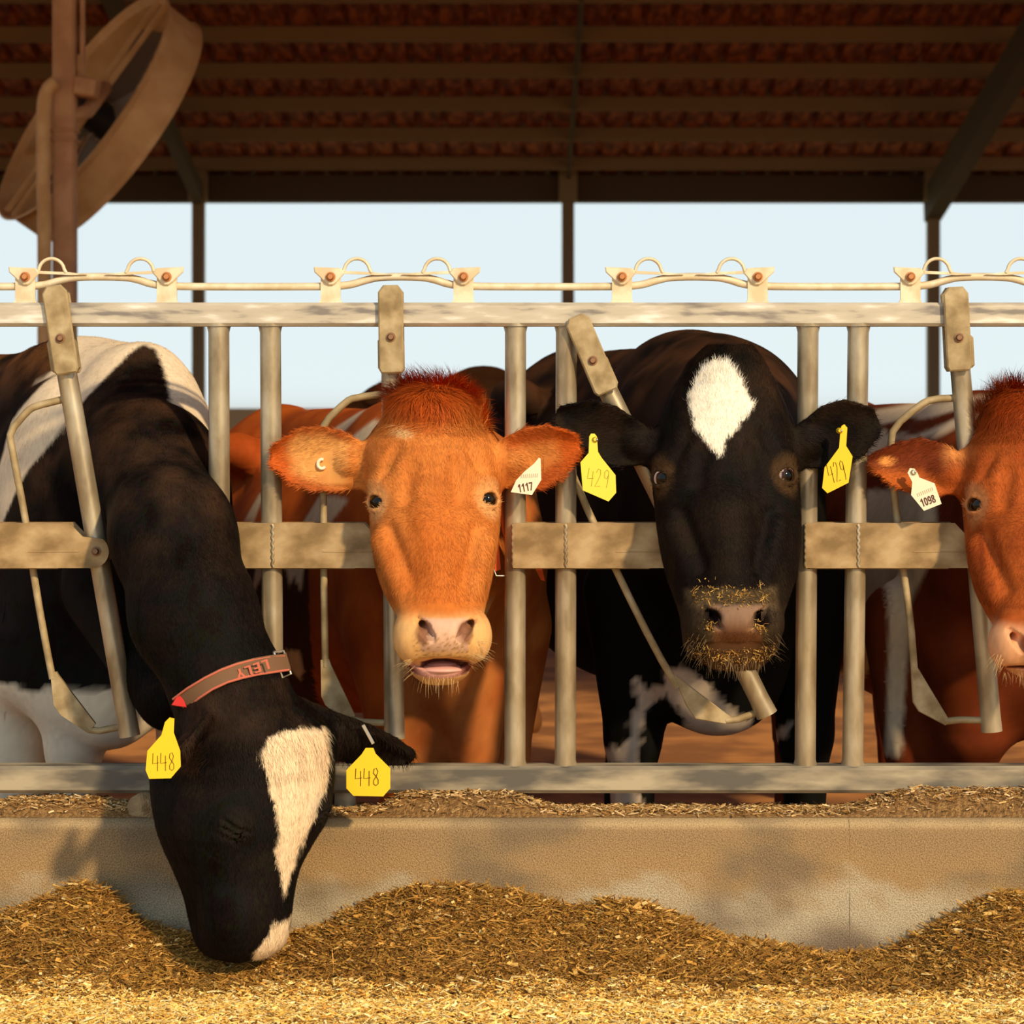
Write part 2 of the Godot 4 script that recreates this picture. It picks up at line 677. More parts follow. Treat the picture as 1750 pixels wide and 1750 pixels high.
func make_materials() -> void:
	var grit := noise_tex(0.09, 3, [], [], 5)
	var blotch := noise_tex(0.012, 5, [srgb(150, 128, 92), srgb(196, 172, 132), srgb(224, 205, 172)], [0.25, 0.5, 0.8], 6)
	var steel := noise_tex(0.012, 8, [srgb(142, 124, 98), srgb(178, 162, 134), srgb(206, 194, 172)], [0.2, 0.5, 0.85], 8)
	M.steel = mat(Color.WHITE, 0.36, 0.5, steel, Vector3(2.6, 0.9, 2.6))
	M.rail = mat(Color.WHITE, 0.5, 0.2, noise_tex(0.012, 9, [srgb(136, 130, 128), srgb(194, 186, 172), srgb(204, 196, 182), srgb(240, 238, 234)], [0.18, 0.38, 0.6, 0.85], 8), Vector3(0.8, 4.0, 4.0))
	M.midrail = mat(Color.WHITE, 0.62, 0.1, noise_tex(0.012, 12, [srgb(134, 108, 70), srgb(166, 138, 98), srgb(192, 166, 126)], [0.2, 0.5, 0.85], 9), Vector3(1.6, 2.2, 1.6))
	M.sleeve = mat(Color.WHITE, 0.65, 0.1, noise_tex(0.012, 13, [srgb(136, 116, 82), srgb(166, 146, 110), srgb(192, 174, 140)], [0.2, 0.5, 0.85], 9), Vector3(2.5, 2.5, 2.5))
	M.lowrail = mat(Color.WHITE, 0.55, 0.15, noise_tex(0.01, 15, [srgb(98, 94, 88), srgb(148, 138, 120), srgb(184, 172, 148)], [0.2, 0.5, 0.8], 8), Vector3(0.8, 3, 3))
	M.cream = mat(Color.WHITE, 0.55, 0.1, noise_tex(0.012, 14, [srgb(218, 200, 168), srgb(238, 226, 202)], [0.3, 0.7], 5), Vector3(3, 3, 3))
	M.rust = mat(srgb(196, 132, 84), 0.6, 0.1)
	M.concrete = vmat(0.9, noise_tex(0.22, 21, [srgb(176, 172, 166), srgb(236, 234, 231), srgb(255, 255, 255)], [0.22, 0.5, 0.75], 3, 1024), Vector3(1.3, 1.3, 1.3), noise_tex(0.16, 22, [], [], 4, 1024), 0.12)
	M.roof = mat(srgb(204, 122, 76), 0.75, 0.0, noise_tex(0.02, 24, [srgb(150, 120, 110), srgb(255, 235, 215)], [0.3, 0.7], 4), Vector3(0.7, 0.7, 0.25))
	M.purlin = mat(srgb(158, 130, 96), 0.8)
	M.darkbeam = mat(srgb(98, 80, 60), 0.8)
	M.rearpost = mat(srgb(166, 142, 106), 0.7)
	M.dirt = mat(Color.WHITE, 0.95, 0.0, noise_tex(0.02, 26, [srgb(150, 98, 52), srgb(200, 138, 76)], [0.3, 0.7], 5), Vector3(0.25, 0.25, 0.25))
	M.alley = mat(Color.WHITE, 0.95, 0.0, noise_tex(0.03, 27, [srgb(176, 136, 76), srgb(226, 186, 118)], [0.3, 0.7], 5), Vector3(1, 1, 1))
	M.field = mat(srgb(150, 140, 96), 0.95)
	M.fan = mat(Color.WHITE, 0.6, 0.1, noise_tex(0.02, 31, [srgb(214, 168, 110), srgb(236, 196, 140)], [0.3, 0.7], 4), Vector3(0.4, 0.4, 0.4))
	M.post = mat(Color.WHITE, 0.7, 0.1, noise_tex(0.02, 32, [srgb(198, 150, 108), srgb(218, 172, 128)], [0.3, 0.7], 4), Vector3(0.4, 0.4, 0.4))
	M.wire = mat(srgb(190, 178, 150), 0.5, 0.3)
	M.bolt = mat(srgb(146, 110, 84), 0.6, 0.2)
	M.blade = mat(srgb(120, 108, 92), 0.6, 0.2)
	M.black = mat(srgb(26, 24, 23), 0.5)
	M.yellow = mat(srgb(246, 206, 34), 0.45)
	M.pale_yellow = mat(srgb(242, 224, 78), 0.45)
	M.faint_ink = mat(srgb(170, 146, 60), 0.8)
	M.white_tag = mat(srgb(244, 234, 208), 0.5)
	M.ink = mat(srgb(92, 66, 20), 0.8)
	M.print_ink = mat(srgb(92, 52, 42), 0.8)
	M.faint = mat(srgb(190, 168, 140), 0.8)
	M.pin = mat(srgb(210, 205, 195), 0.3, 0.8)
	M.strap = mat(srgb(116, 86, 62), 0.85)
	M.strap_edge = mat(srgb(196, 104, 84), 0.8)
	M.red = mat(srgb(212, 44, 40), 0.5)
	M.orange = mat(srgb(232, 96, 34), 0.7)
	M.tongue = mat(srgb(226, 172, 164), 0.4)
	M.coat = vmat(0.8)
	M.coat.metallic_specular = 0.25
	M.hair = vmat(0.6)
	M.hair.metallic_specular = 0.22
	M.eye = vmat(0.1)
	M.eye.metallic_specular = 0.4
	M.straw = vmat(0.75)
	M.bed = vmat(0.95, noise_tex(0.03, 51, [srgb(190, 180, 166), srgb(255, 252, 246)], [0.3, 0.7], 6, 512), Vector3(5, 5, 5), grit, 0.25)
	M.stone = mat(srgb(196, 186, 176), 0.95, 0.0, blotch, Vector3(4, 4, 4), grit, 0.3)

func build_setting() -> void:
	# ground of the feed alley, floor of the barn, land beyond
	var b := MB.new()
	b.box(Vector3(0, -0.15, 15.05), Vector3(60, 0.3, 30), 0.0)
	tag(part("ground", b.mesh(), M.alley, self), "pale straw-strewn ground of the feed alley in front of curb", "ground", "", "structure")
	b = MB.new()
	b.box(Vector3(0, -0.2, -12.6), Vector3(70, 0.3, 25.3), 0.0)
	tag(part("floor", b.mesh(), M.dirt, self), "reddish brown dirt floor of the barn behind the cows", "floor", "", "structure")
	b = MB.new()
	b.box(Vector3(0, -0.5, -225), Vector3(900, 0.4, 399), 0.0)
	tag(part("field", b.mesh(), M.field, self), "flat pale field outside behind the barn", "field", "", "structure")
	# concrete curb in sections with joints
	var curb := thing("feed_curb", Vector3(0, 0, 0.03))
	tag(curb, "long stained concrete feed curb under the headlock fence", "curb", "", "structure")
	var nz := FastNoiseLite.new()
	nz.seed = 7
	nz.frequency = 2.6
	nz.fractal_octaves = 4
	var cuts := [-700.0, -60.0, 655.0, 1452.0, 2450.0]
	for q in cuts.size() - 1:
		var xa := pix(cuts[q], 1500, 0.12).x + (0.00005 if q > 0 else 0.0)
		var xb := pix(cuts[q + 1], 1500, 0.12).x - 0.00005
		b = MB.new()
		# profile from the back top edge over the rounded nose down the face
		var prof := [Vector2(-0.05, -0.05), Vector2(-0.05, 0.298), Vector2(-0.04, 0.302), Vector2(0.02, 0.302), Vector2(0.09, 0.3), Vector2(0.108, 0.297), Vector2(0.117, 0.289), Vector2(0.12, 0.278)]
		for t in 18: prof.append(Vector2(0.12 + 0.004 * (t + 1) / 18.0, 0.278 - 0.33 * (t + 1) / 18.0))
		var nx := maxi(2, int((xb - xa) / 0.02))
		var st := b.v.size()
		for i in nx + 1:
			var x := lerpf(xa, xb, i / float(nx))
			for j in prof.size():
				var p: Vector2 = prof[j]
				var t0: Vector2 = prof[mini(j + 1, prof.size() - 1)] - prof[maxi(j - 1, 0)]
				var nn := Vector3(0, -t0.x, t0.y) * -1.0
				nn = Vector3(0, t0.x, -t0.y).normalized()
				var wob := nz.get_noise_3d(x * 2.0, p.y * 2.0, p.x * 2.0) * 0.004
				var h := p.y + nz.get_noise_2d(x * 1.3, 9.0) * 0.05
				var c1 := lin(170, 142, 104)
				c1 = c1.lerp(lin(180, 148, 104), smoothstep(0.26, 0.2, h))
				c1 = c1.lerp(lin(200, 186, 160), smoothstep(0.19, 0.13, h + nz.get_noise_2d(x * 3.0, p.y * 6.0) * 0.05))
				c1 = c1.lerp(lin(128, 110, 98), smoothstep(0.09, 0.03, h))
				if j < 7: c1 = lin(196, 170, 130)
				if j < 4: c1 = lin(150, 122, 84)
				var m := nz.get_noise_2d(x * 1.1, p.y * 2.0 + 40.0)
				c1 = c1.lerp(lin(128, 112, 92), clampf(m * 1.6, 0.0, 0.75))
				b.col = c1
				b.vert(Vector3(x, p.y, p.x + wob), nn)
		var m2 := prof.size()
		for i in nx:
			for j in m2 - 1:
				var k := st + i * m2 + j
				b.tri(k, k + m2 + 1, k + m2)
				b.tri(k, k + 1, k + m2 + 1)
		b.col = lin(110, 92, 70)
		for e in 2:
			var x := xa if e == 0 else xb
			var arr := []
			for j in m2: arr.append(Vector3(x, prof[j].y, prof[j].x))
			for j in m2 - 2:
				b.quad_out(arr[0], arr[j + 1], arr[j + 2], arr[0], Vector3((xa + xb) / 2, 0.1, 0.03))
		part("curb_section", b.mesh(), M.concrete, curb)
	# rear wall, eave, posts
	b = MB.new()
	b.box(Vector3(0, 0.42, -25.0), Vector3(70, 1.56, 0.25), 0.01)
	tag(part("wall_rear", b.mesh(), mat(srgb(238, 206, 158), 0.9), self), "low tan wall along the far open side of the barn", "wall", "", "structure")
	b = MB.new()
	b.box(Vector3(0, 3.88, -25.0), Vector3(70, 0.33, 0.3), 0.01)
	tag(part("eave_beam", b.mesh(), M.darkbeam, self), "dark horizontal eave beam above the far opening", "beam", "", "structure")
	var xs := [343.0 - 2 * 626, 343.0 - 626, 343.0, 970.0, 1590.0, 1590.0 + 626]
	var names := ["", "", "narrow rear barn post beyond the grazing cow's neck", "narrow rear barn post beyond the middle of the fence", "narrow rear barn post beyond the right-hand cows", ""]
	for q in range(1, 5):
		var px: float = xs[q]
		b = MB.new()
		var x := pix(px, 500, -25).x
		b.box(Vector3(x, 1.85, -24.8), Vector3(0.15, 4.3, 0.15), 0.01)
		b.box(Vector3(x, 3.95, -24.75), Vector3(0.22, 0.5, 0.2), 0.01)
		if q > 1: tag(part("rear_post", b.mesh(), M.rearpost, self), names[q], "post", "", "structure")
		else: tag(part("rear_post", b.mesh(), M.rearpost, self), "rear barn post outside the left edge of the picture", "post", "", "structure")
		# sloping rafter over that post
		b = MB.new()
		var za := -24.9; var zb := -11.0
		var mid := Vector3(x, roof_y((za + zb) / 2) - 0.42, (za + zb) / 2)
		var dir := Vector3(0, roof_y(zb) - roof_y(za), zb - za).normalized()
		var bs := Basis(Vector3.RIGHT, dir.cross(Vector3.RIGHT).normalized() * -1.0, dir)
		bs = Basis(Vector3.RIGHT, dir.cross(Vector3.RIGHT), dir)
		b.box(mid + Vector3(0, 0.3 if q == 3 else 0.1 if q == 2 else 0.0, 0), Vector3(0.05 if q == 3 else 0.12 if q == 2 else 0.2, 0.08 if q == 3 else 0.24 if q == 2 else 0.4, 14.2), 0.01, bs)
		var rl := ["", "dark sloping rafter outside the left edge", "dark sloping roof rafter behind the fan", "dark sloping roof rafter over the middle rear post", "dark sloping roof rafter at the upper right corner"]
		tag(part("rafter", b.mesh(), M.darkbeam, self), rl[q], "rafter", "", "structure")
	# roof of ribbed sheets
	var roof := thing("ceiling", Vector3(0, 4.0, -25))
	tag(roof, "reddish brown ribbed metal roof underside of the barn", "roof", "", "structure")
	for half in 2:
		for q in range(-22, 22):
			b = MB.new()
			var x0 := q * 0.9
			var za := -25.3 if half == 0 else -11.0
			var zb := -11.0 if half == 0 else 1.2
			var prof := [[0.0, 0.0], [0.08, 0.0], [0.11, 0.05], [0.15, 0.05], [0.18, 0.0], [0.38, 0.0], [0.41, 0.05], [0.45, 0.05], [0.48, 0.0], [0.68, 0.0], [0.71, 0.05], [0.75, 0.05], [0.78, 0.0], [0.9, 0.0]]
			for j in prof.size() - 1:
				var a := Vector3(x0 + prof[j][0], roof_y(za) + prof[j][1], za)
				var d := Vector3(x0 + prof[j + 1][0], roof_y(za) + prof[j + 1][1], za)
				var a2 := Vector3(a.x, roof_y(zb) + prof[j][1], zb)
				var d2 := Vector3(d.x, roof_y(zb) + prof[j + 1][1], zb)
				b.quad(a, d, d2, a2)
				var up := Vector3(0, 0.02, 0)
				b.quad(a2 + up, d2 + up, d + up, a + up)
			part("roof_sheet", b.mesh(), M.roof, roof)
	var k := 0
	for zz in [-24.3, -23.2, -22.13, -21.05, -19.97, -18.9, -17.82, -16.7, -15.6, -14.5, -13.4, -12.3, -11.2, -9.9, -8.0, -6.0, -4.0, -2.0, 0.0]:
		b = MB.new()
		b.box(Vector3(0, roof_y(zz) - 0.08, zz), Vector3(70, 0.16, 0.06), 0.01)
		part("purlin", b.mesh(), M.purlin, roof)
		k += 1

func roof_y(z: float) -> float:
	if z < -11.0: return 4.06 + 0.2 * (z + 25.0)
	return 6.86 - 0.2 * (z + 11.0)

# ------------------------------------------------------------------ the headlock fence
func bolt(b: MB, at: Vector3, r := 0.011, h := 0.008) -> void:
	b.tube(PackedVector3Array([at, at + Vector3(0, 0, h * 0.35)]), [r * 1.15], 16)
	b.tube(PackedVector3Array([at + Vector3(0, 0, h * 0.3), at + Vector3(0, 0, h), at + Vector3(0, 0, h * 1.15)]), [r * 0.85, r * 0.85, r * 0.6], 8)

func arc(cx: float, cy: float, r: float, a0: float, a1: float, n: int) -> Array:
	var o := []
	for i in n + 1:
		var t := deg_to_rad(lerpf(a0, a1, i / float(n)))
		o.append([cx + r * cos(t), cy + r * sin(t)])
	return o

func build_fence() -> void:
	var f := thing("headlock_fence", Vector3(0, 0.302, 0))
	tag(f, "galvanized cattle headlock fence standing on the concrete curb", "fence")
	var b := MB.new()
	var top := pix(0, 537, 0.025).y
	b.box(Vector3(0, top, 0), Vector3(2.9, 0.0478, 0.05), 0.006)
	part("top_rail", b.mesh(), M.rail, f)
	b = MB.new()
	b.box(Vector3(0, pix(0, 1333, 0.03).y, 0), Vector3(2.9, 0.055, 0.06), 0.007)
	part("bottom_rail", b.mesh(), M.lowrail, f)
	# feet on the curb
	for x in [-60.0, 590.0, 1640.0]:
		b = MB.new()
		b.tube(PackedVector3Array([pix(x, 1340, 0), Vector3(pix(x, 1340, 0).x, 0.301, 0)]), [0.022], 14)
		part("foot", b.mesh(), M.lowrail, f)
	# upright posts, slightly wider apart at the top
	for q in [[-132, -134], [-44, -41], [374, 376], [462, 467], [881, 880], [968, 966], [1381, 1376], [1467, 1457], [1885, 1878]]:
		b = MB.new()
		b.tube(px_path([[q[0], 550], [q[1], 1318]], 0.0), [0.0215], 24)
		for e in [[q[0], 558], [q[1], 1308]]:
			var w := pix(e[0], e[1], 0)
			var dirn := -1.0 if e[1] < 900 else 1.0
			b.tube(PackedVector3Array([w, w + Vector3(0, -0.006 * -dirn * -1.0, 0), w + Vector3(0, 0.012 * dirn, 0)]), [0.028, 0.026, 0.0215] if dirn < 0 else [0.028, 0.026, 0.0215], 20, false)
		part("post", b.mesh(), M.steel, f)
	# middle rails: a plate channel from each pair of posts to the pivot of a locking arm
	var pivots := [165.0, 668.0, 1170.0, 1678.0]
	var starts := [-136.0, 376.0, 877.0, 1377.0]
	for q in 4:
		var s: float = starts[q]
		var p: float = pivots[q]
		b = MB.new()
		var y0 := 894.0; var y1 := 971.0
		var poly := [[s, y1], [p - 8, y1]] + arc(p - 7, 943, 28, 80, -50, 10) + [[p - 24, 917], [p - 46, y0], [s, y0]]
		b.prism(px_poly(poly, 0.03), 0.024, 0.03, 0.002)
		b.prism(px_poly(poly, 0.03), -0.03, -0.024, 0.002)
		var e := px_poly([[s, y0], [p - 60, y1]], 0.0)
		b.box(Vector3((e[0].x + e[1].x) / 2, e[0].y - 0.003, 0), Vector3(e[1].x - e[0].x, 0.006, 0.055), 0.002)
		b.box(Vector3((e[0].x + e[1].x) / 2, e[1].y + 0.003, 0), Vector3(e[1].x - e[0].x, 0.006, 0.055), 0.002)
		b.box(Vector3(e[0].x + 0.003, (e[0].y + e[1].y) / 2, 0), Vector3(0.006, e[0].y - e[1].y, 0.055), 0.002)
		# pressed crease
		b.tube(px_path([[p - 118, 943], [p - 30, 943]], 0.0298), [0.0011], 6)
		var rail := part("middle_rail", b.mesh(), M.midrail, f)
		# weld seam over the second post
		b = MB.new()
		var wx := s + 90.0
		var pts := []
		for t in 14: pts.append([wx + (t % 2) * 3.0 - 1.5, lerpf(y0 + 2, y1 - 2, t / 13.0)])
		b.tube(px_path(pts, 0.0285, 1), [0.0042], 8)
		part("weld_seam", b.mesh(), M.steel, rail)
		if q > 0:
			b = MB.new()
			pts = []
			for t in 14: pts.append([s + (t % 2) * 2.0 - 1.0, lerpf(y0 + 2, y1 - 2, t / 13.0)])
			b.tube(px_path(pts, 0.026, 1), [0.004], 8)
			part("weld_seam", b.mesh(), M.steel, rail)
		b = MB.new()
		bolt(b, pix(p - 1, 942, 0.03), 0.0085, 0.008)
		b.col = Color.WHITE
		part("pivot_bolt", b.mesh(), M.bolt, rail)
	# locking arms: [sleeve top, sleeve bottom, tube bottom, bolt, rod, gusset, lower rod]
	var arms := [
		[[91, 488], [113, 632], [222, 1258], [103, 578], [[106, 683], [60, 694], [46, 703], [17, 738], [19, 760], [46, 900], [62, 1010], [80, 1110], [90, 1160]], [[86, 1150], [96, 1148], [101, 1156], [163, 1237], [150, 1253], [104, 1222], [92, 1205]], [[152, 1247], [170, 1249], [212, 1241]], "locking arm of the headlock at the grazing cow's neck"],
		[[667, 487], [669, 631], [674, 1262], [668, 576], [[664, 672], [605, 680], [592, 686], [554, 722], [552, 745], [553, 890], [553, 970], [556, 1140]], [[548, 1128], [562, 1126], [566, 1138], [607, 1224], [592, 1234], [556, 1205], [549, 1190]], [[596, 1228], [620, 1234], [668, 1236]], "upright locking arm behind the light orange cow's head"],
		[[983, 540], [1036, 664], [1311, 1222], [1013, 616], [[1048, 690], [1000, 706], [975, 730], [968, 770], [984, 828], [1060, 990], [1120, 1110], [1158, 1175]], [[1150, 1152], [1163, 1160], [1250, 1226], [1240, 1238], [1188, 1229], [1172, 1205]], [[1240, 1231], [1262, 1229], [1305, 1213]], "slanting locking arm beside the black cow with white forehead"],
		[[1633, 490], [1640, 627], [1695, 1250], [1639, 577], [[1640, 680], [1592, 682], [1572, 692], [1527, 730], [1522, 760], [1527, 840], [1543, 970], [1556, 1060], [1563, 1150]], [[1557, 1140], [1568, 1140], [1621, 1228], [1616, 1240], [1570, 1216], [1560, 1200]], [[1614, 1233], [1640, 1230], [1690, 1231]], "locking arm beside the red cow at the right edge"]]
	for a in arms:
		var arm := Node3D.new()
		var nm := "locking_arm"
		var i := 0
		while f.has_node(NodePath(nm)):
			i += 1
			nm = "locking_arm_%03d" % i
		arm.name = nm
		f.add_child(arm, true)
		arm.position = Vector3.ZERO - f.position
		tag(arm, a[7])
		var t0 := Vector2(a[0][0], a[0][1])
		var t1 := Vector2(a[1][0], a[1][1])
		var dir := (t1 - t0).normalized()
		var nor := Vector2(-dir.y, dir.x)
		# sleeve: front and back plates with clipped corners, and a collar at the bottom
		var hwid := 21.5
		var pl := []
		for c in [[-hwid, 12], [-hwid + 9, 0], [hwid - 9, 0], [hwid, 12]]:
			var w: Vector2 = t0 + nor * c[0] + dir * c[1]
			pl.append([w.x, w.y])
		for c in [[hwid, 0], [hwid - 4, 7], [-hwid + 4, 7], [-hwid, 0]]:
			var w: Vector2 = t1 + nor * c[0] + dir * c[1]
			pl.append([w.x, w.y])
		b = MB.new()
		b.prism(px_poly(pl, 0.036), 0.028, 0.038, 0.003)
		b.prism(px_poly(pl, 0.0), -0.038, -0.028, 0.003)
		var m3 := t1 - dir * 25.0
		var wc := pix(m3.x, m3.y, 0)
		var ang := atan2(-dir.y, dir.x) + PI / 2
		b.box(wc, Vector3(0.052, 0.066, 0.062), 0.005, Basis(Vector3.BACK, ang))
		part("sleeve", b.mesh(), M.sleeve, arm)
		b = MB.new()
		bolt(b, pix(a[3][0], a[3][1], 0.038), 0.0085, 0.006)
		part("bolt", b.mesh(), M.bolt, arm)
		b = MB.new()
		var e0: Vector2 = t1 - dir * 20.0
		var flare := 0.0215 if a[0][0] != 983 else 0.0225
		b.tube(px_path([[e0.x, e0.y], [lerpf(e0.x, a[2][0], 0.95), lerpf(e0.y, a[2][1], 0.95)], [a[2][0], a[2][1]]], 0.0), [0.0205, 0.0205, flare], 24)
		part("tube", b.mesh(), M.steel, arm)
		b = MB.new()
		b.tube(px_path(a[4], -0.005, 1), [0.0075], 12)
		b.tube(px_path(a[6], -0.005), [0.0072], 12)
		part("rod", b.mesh(), M.sleeve, arm)
		b = MB.new()
		b.prism(px_poly(a[5], 0.0), -0.011, 0.001, 0.002)
		part("gusset", b.mesh(), M.sleeve, arm)
	# latch rod with its brackets on the top rail
	var rod := []
	var pairs := [[40, 296], [562, 803], [1060, 1306], [1553, 1800]]
	rod.append([-200, 490])
	for q in pairs:
		rod.append_array([[q[0] - 12, 490], [q[0] + 34, 488], [q[0] + 62, 479], [q[0] + 88, 473], [q[1] - 88, 473], [q[1] - 62, 477], [q[1] - 34, 487], [q[1] + 12, 490]])
	rod.append([1950, 490])
	b = MB.new()
	b.tube(px_path(rod, 0.0, 2), [0.0078], 12)
	part("latch_rod", b.mesh(), M.cream, f)
	for q in pairs:
		for s in 2:
			var cx: float = q[s] + (3.0 if s == 0 else -11.0)
			var m := 1.0 if s == 0 else -1.0
			b = MB.new()
			b.prism(px_poly([[cx - 17, 472], [cx + 17, 472], [cx + 17, 512], [cx + 21, 519], [cx - 21, 519], [cx - 17, 512]], 0.012), 0.006, 0.012, 0.001)
			b.prism(px_poly([[cx - 17, 472], [cx + 17, 472], [cx + 17, 519], [cx - 17, 519]], -0.01), -0.014, -0.008, 0.001)
			var bow := []
			for w in [[-29, -17], [18, -15], [24, -6], [10, 10], [4, 14], [-3, 14], [-10, 9], [-28, -8]]: bow.append([cx + w[0] * m, 473 + w[1]])
			b.prism(px_poly(bow, 0.018), 0.012, 0.018, 0.002)
			var br := part("latch_bracket", b.mesh(), M.cream, f)
			b = MB.new()
			bolt(b, pix(cx, 473, 0.018), 0.0088, 0.009)
			part("bolt", b.mesh(), M.rust, br)
			# pull ring
			b = MB.new()
			var ring := [[cx + 22 * m, 464]]
			ring.append_array(arc(cx + 45 * m, 464, 22.0, 190 if m > 0 else -10, 350 if m > 0 else -170, 14))
			ring.append([cx + 70 * m, 466])
			b.tube(px_path(ring, 0.012), [0.0036], 8)
			b.prism(px_poly([[cx + 14 * m, 459], [cx + 26 * m, 463], [cx + 74 * m, 465], [cx + 106 * m, 469], [cx + 80 * m, 470], [cx + 24 * m, 468]], 0.012), 0.008, 0.013, 0.0008)
			part("pull_ring", b.mesh(), M.cream, f)

# ------------------------------------------------------------------ fan
func build_fan() -> void:
	var z := -8.0
	# support post
	var b := MB.new()
	var top := pix(111, -120, z)
	b.box(Vector3(top.x, (top.y - 0.05) / 2, z), Vector3(0.117, top.y + 0.05, 0.117), 0.012)
	b.box(Vector3(pix(140, 0, z).x, (pix(0, 165, z).y + top.y) / 2, z - 0.02), Vector3(0.022, top.y - pix(0, 165, z).y, 0.05), 0.004)
	var sp := thing("fan_post", Vector3(top.x, 0, z))
	tag(sp, "brown steel barn post carrying the big fan at upper left", "post")
	part("upright", b.mesh(), M.post, sp)
	for y in [224.0, 240.0]:
		b = MB.new()
		var w := pix(110, y, z)
		b.box(w, Vector3(0.145, 0.016, 0.145), 0.004)
		part("clamp", b.mesh(), M.post, sp)
	b = MB.new()
	b.tube(px_path([[96, 140], [80, 152], [74, 180], [74, 235], [74, 300], [76, 380], [76, 700], [76, 1180]], z + 0.1, 1), [0.037], 14)
	tag(part("conduit_pipe", b.mesh(), M.fan, self), "tan vertical pipe clipped beside the brown fan post", "pipe")
	var fan := thing("barn_fan", pix(160, 215, z - 0.95))
	tag(fan, "large tilted tan drum fan mounted on post under the roof", "fan")
	var c := pix(172, 203, z - 0.95)
	var ax := Vector3(-0.80, 0.58, 0.5).normalized()
	var u := Vector3(0.58, 0.80, 0.0)
	u = (u - ax * u.dot(ax)).normalized()
	var w3 := ax.cross(u).normalized()
	var R := 0.76
	# drum: short flared shell of some thickness, its open mouth towards the upper left
	b = MB.new()
	var prof := [[-0.12, R], [-0.09, R - 0.012], [0.09, R - 0.012], [0.13, R + 0.02], [0.135, R + 0.005], [0.09, R - 0.03], [-0.09, R - 0.03], [-0.12, R - 0.02]]
	var nseg := 64
	for s in nseg:
		for j in prof.size():
			var p0 = prof[j]; var p1 = prof[(j + 1) % prof.size()]
			var q := []
			for e in [[s, p0], [s + 1, p0], [s + 1, p1], [s, p1]]:
				var t: float = TAU * e[0] / nseg
				q.append(c + ax * e[1][0] + (u * cos(t) + w3 * sin(t)) * e[1][1])
			var tm := TAU * (s + 0.5) / nseg
			b.quad_out(q[0], q[1], q[2], q[3], c + (u * cos(tm) + w3 * sin(tm)) * (R - 0.018))
	part("drum", b.mesh(), M.fan, fan)
	# motor, blades, struts, guard
	b = MB.new()
	b.tube(PackedVector3Array([c - ax * 0.12, c - ax * 0.1, c + ax * 0.14, c + ax * 0.16]), [0.08, 0.1, 0.1, 0.08], 20)
	part("motor", b.mesh(), M.black, fan)
	for k in 4:
		b = MB.new()
		var t := TAU * k / 4.0 + 0.5
		var rd := u * cos(t) + w3 * sin(t)
		var tn := ax.cross(rd)
		var bd := (tn * 0.75 + ax * 0.65).normalized()
		var bn := rd.cross(bd).normalized()
		b.box(c - ax * 0.03 + rd * 0.4, Vector3(0.54, 0.16, 0.012), 0.004, Basis(rd, bd, bn))
		part("blade", b.mesh(), M.blade, fan)
	for k in 2:
		b = MB.new()
		b.box(c + ax * 0.1 + w3 * (0.09 * (k * 2 - 1)), Vector3(0.03, R * 1.94, 0.03), 0.004, Basis(ax, u, w3))
		part("strut", b.mesh(), M.fan, fan)
	b = MB.new()
	for r in range(2, 10):
		var pts := PackedVector3Array()
		for s in 41:
			var t := TAU * s / 40.0
			pts.append(c - ax * 0.11 + (u * cos(t) + w3 * sin(t)) * (R * r / 9.2))
		b.tube(pts, [0.0035], 5, false)
	for k in 8:
		var t := TAU * k / 8.0
		b.tube(PackedVector3Array([c - ax * 0.11, c - ax * 0.11 + (u * cos(t) + w3 * sin(t)) * R]), [0.004], 5)
	tag(part("wire_guard", b.mesh(), M.wire, fan), "", "", "", "stuff")
	b = MB.new()
	var ba := pix(148, 150, z - 0.02)
	b.box(ba, Vector3(0.12, 0.1, 0.16), 0.01, Basis(Vector3.BACK, -0.15))
	b.tube(PackedVector3Array([pix(118, 200, z), pix(150, 190, z - 0.1), pix(180, 150, z - 0.5)]), [0.04], 10)
	part("mounting_bracket", b.mesh(), M.post, fan)

# ------------------------------------------------------------------ cows
var cows := []
var nz1 := FastNoiseLite.new()
var nz2 := FastNoiseLite.new()

func inside(poly: PackedVector2Array, p: Vector2, soft: float) -> float:
	# 1 inside, 0 outside, soft edge
	var dmin := 1e9
	var m := poly.size()
	for k in m:
		var q := Geometry2D.get_closest_point_to_segment(p, poly[k], poly[(k + 1) % m])
		dmin = minf(dmin, q.distance_squared_to(p))
	var dd := sqrt(dmin)
	if not Geometry2D.is_point_in_polygon(p, poly): dd = -dd
	return smoothstep(-soft, soft, dd)

func pv(pts: Array) -> PackedVector2Array:
	var o := PackedVector2Array()
	for q in pts: o.append(Vector2(q[0], q[1]))
	return o

# map a point to the sheet of measured outlines at depth zr
func flat(p: Vector3, zr: float) -> Vector2:
	var s := FOCAL / (EYE_Z - zr)
	return Vector2(875.0 + p.x * s, HORIZON - (p.y - EYE_Y) * s)

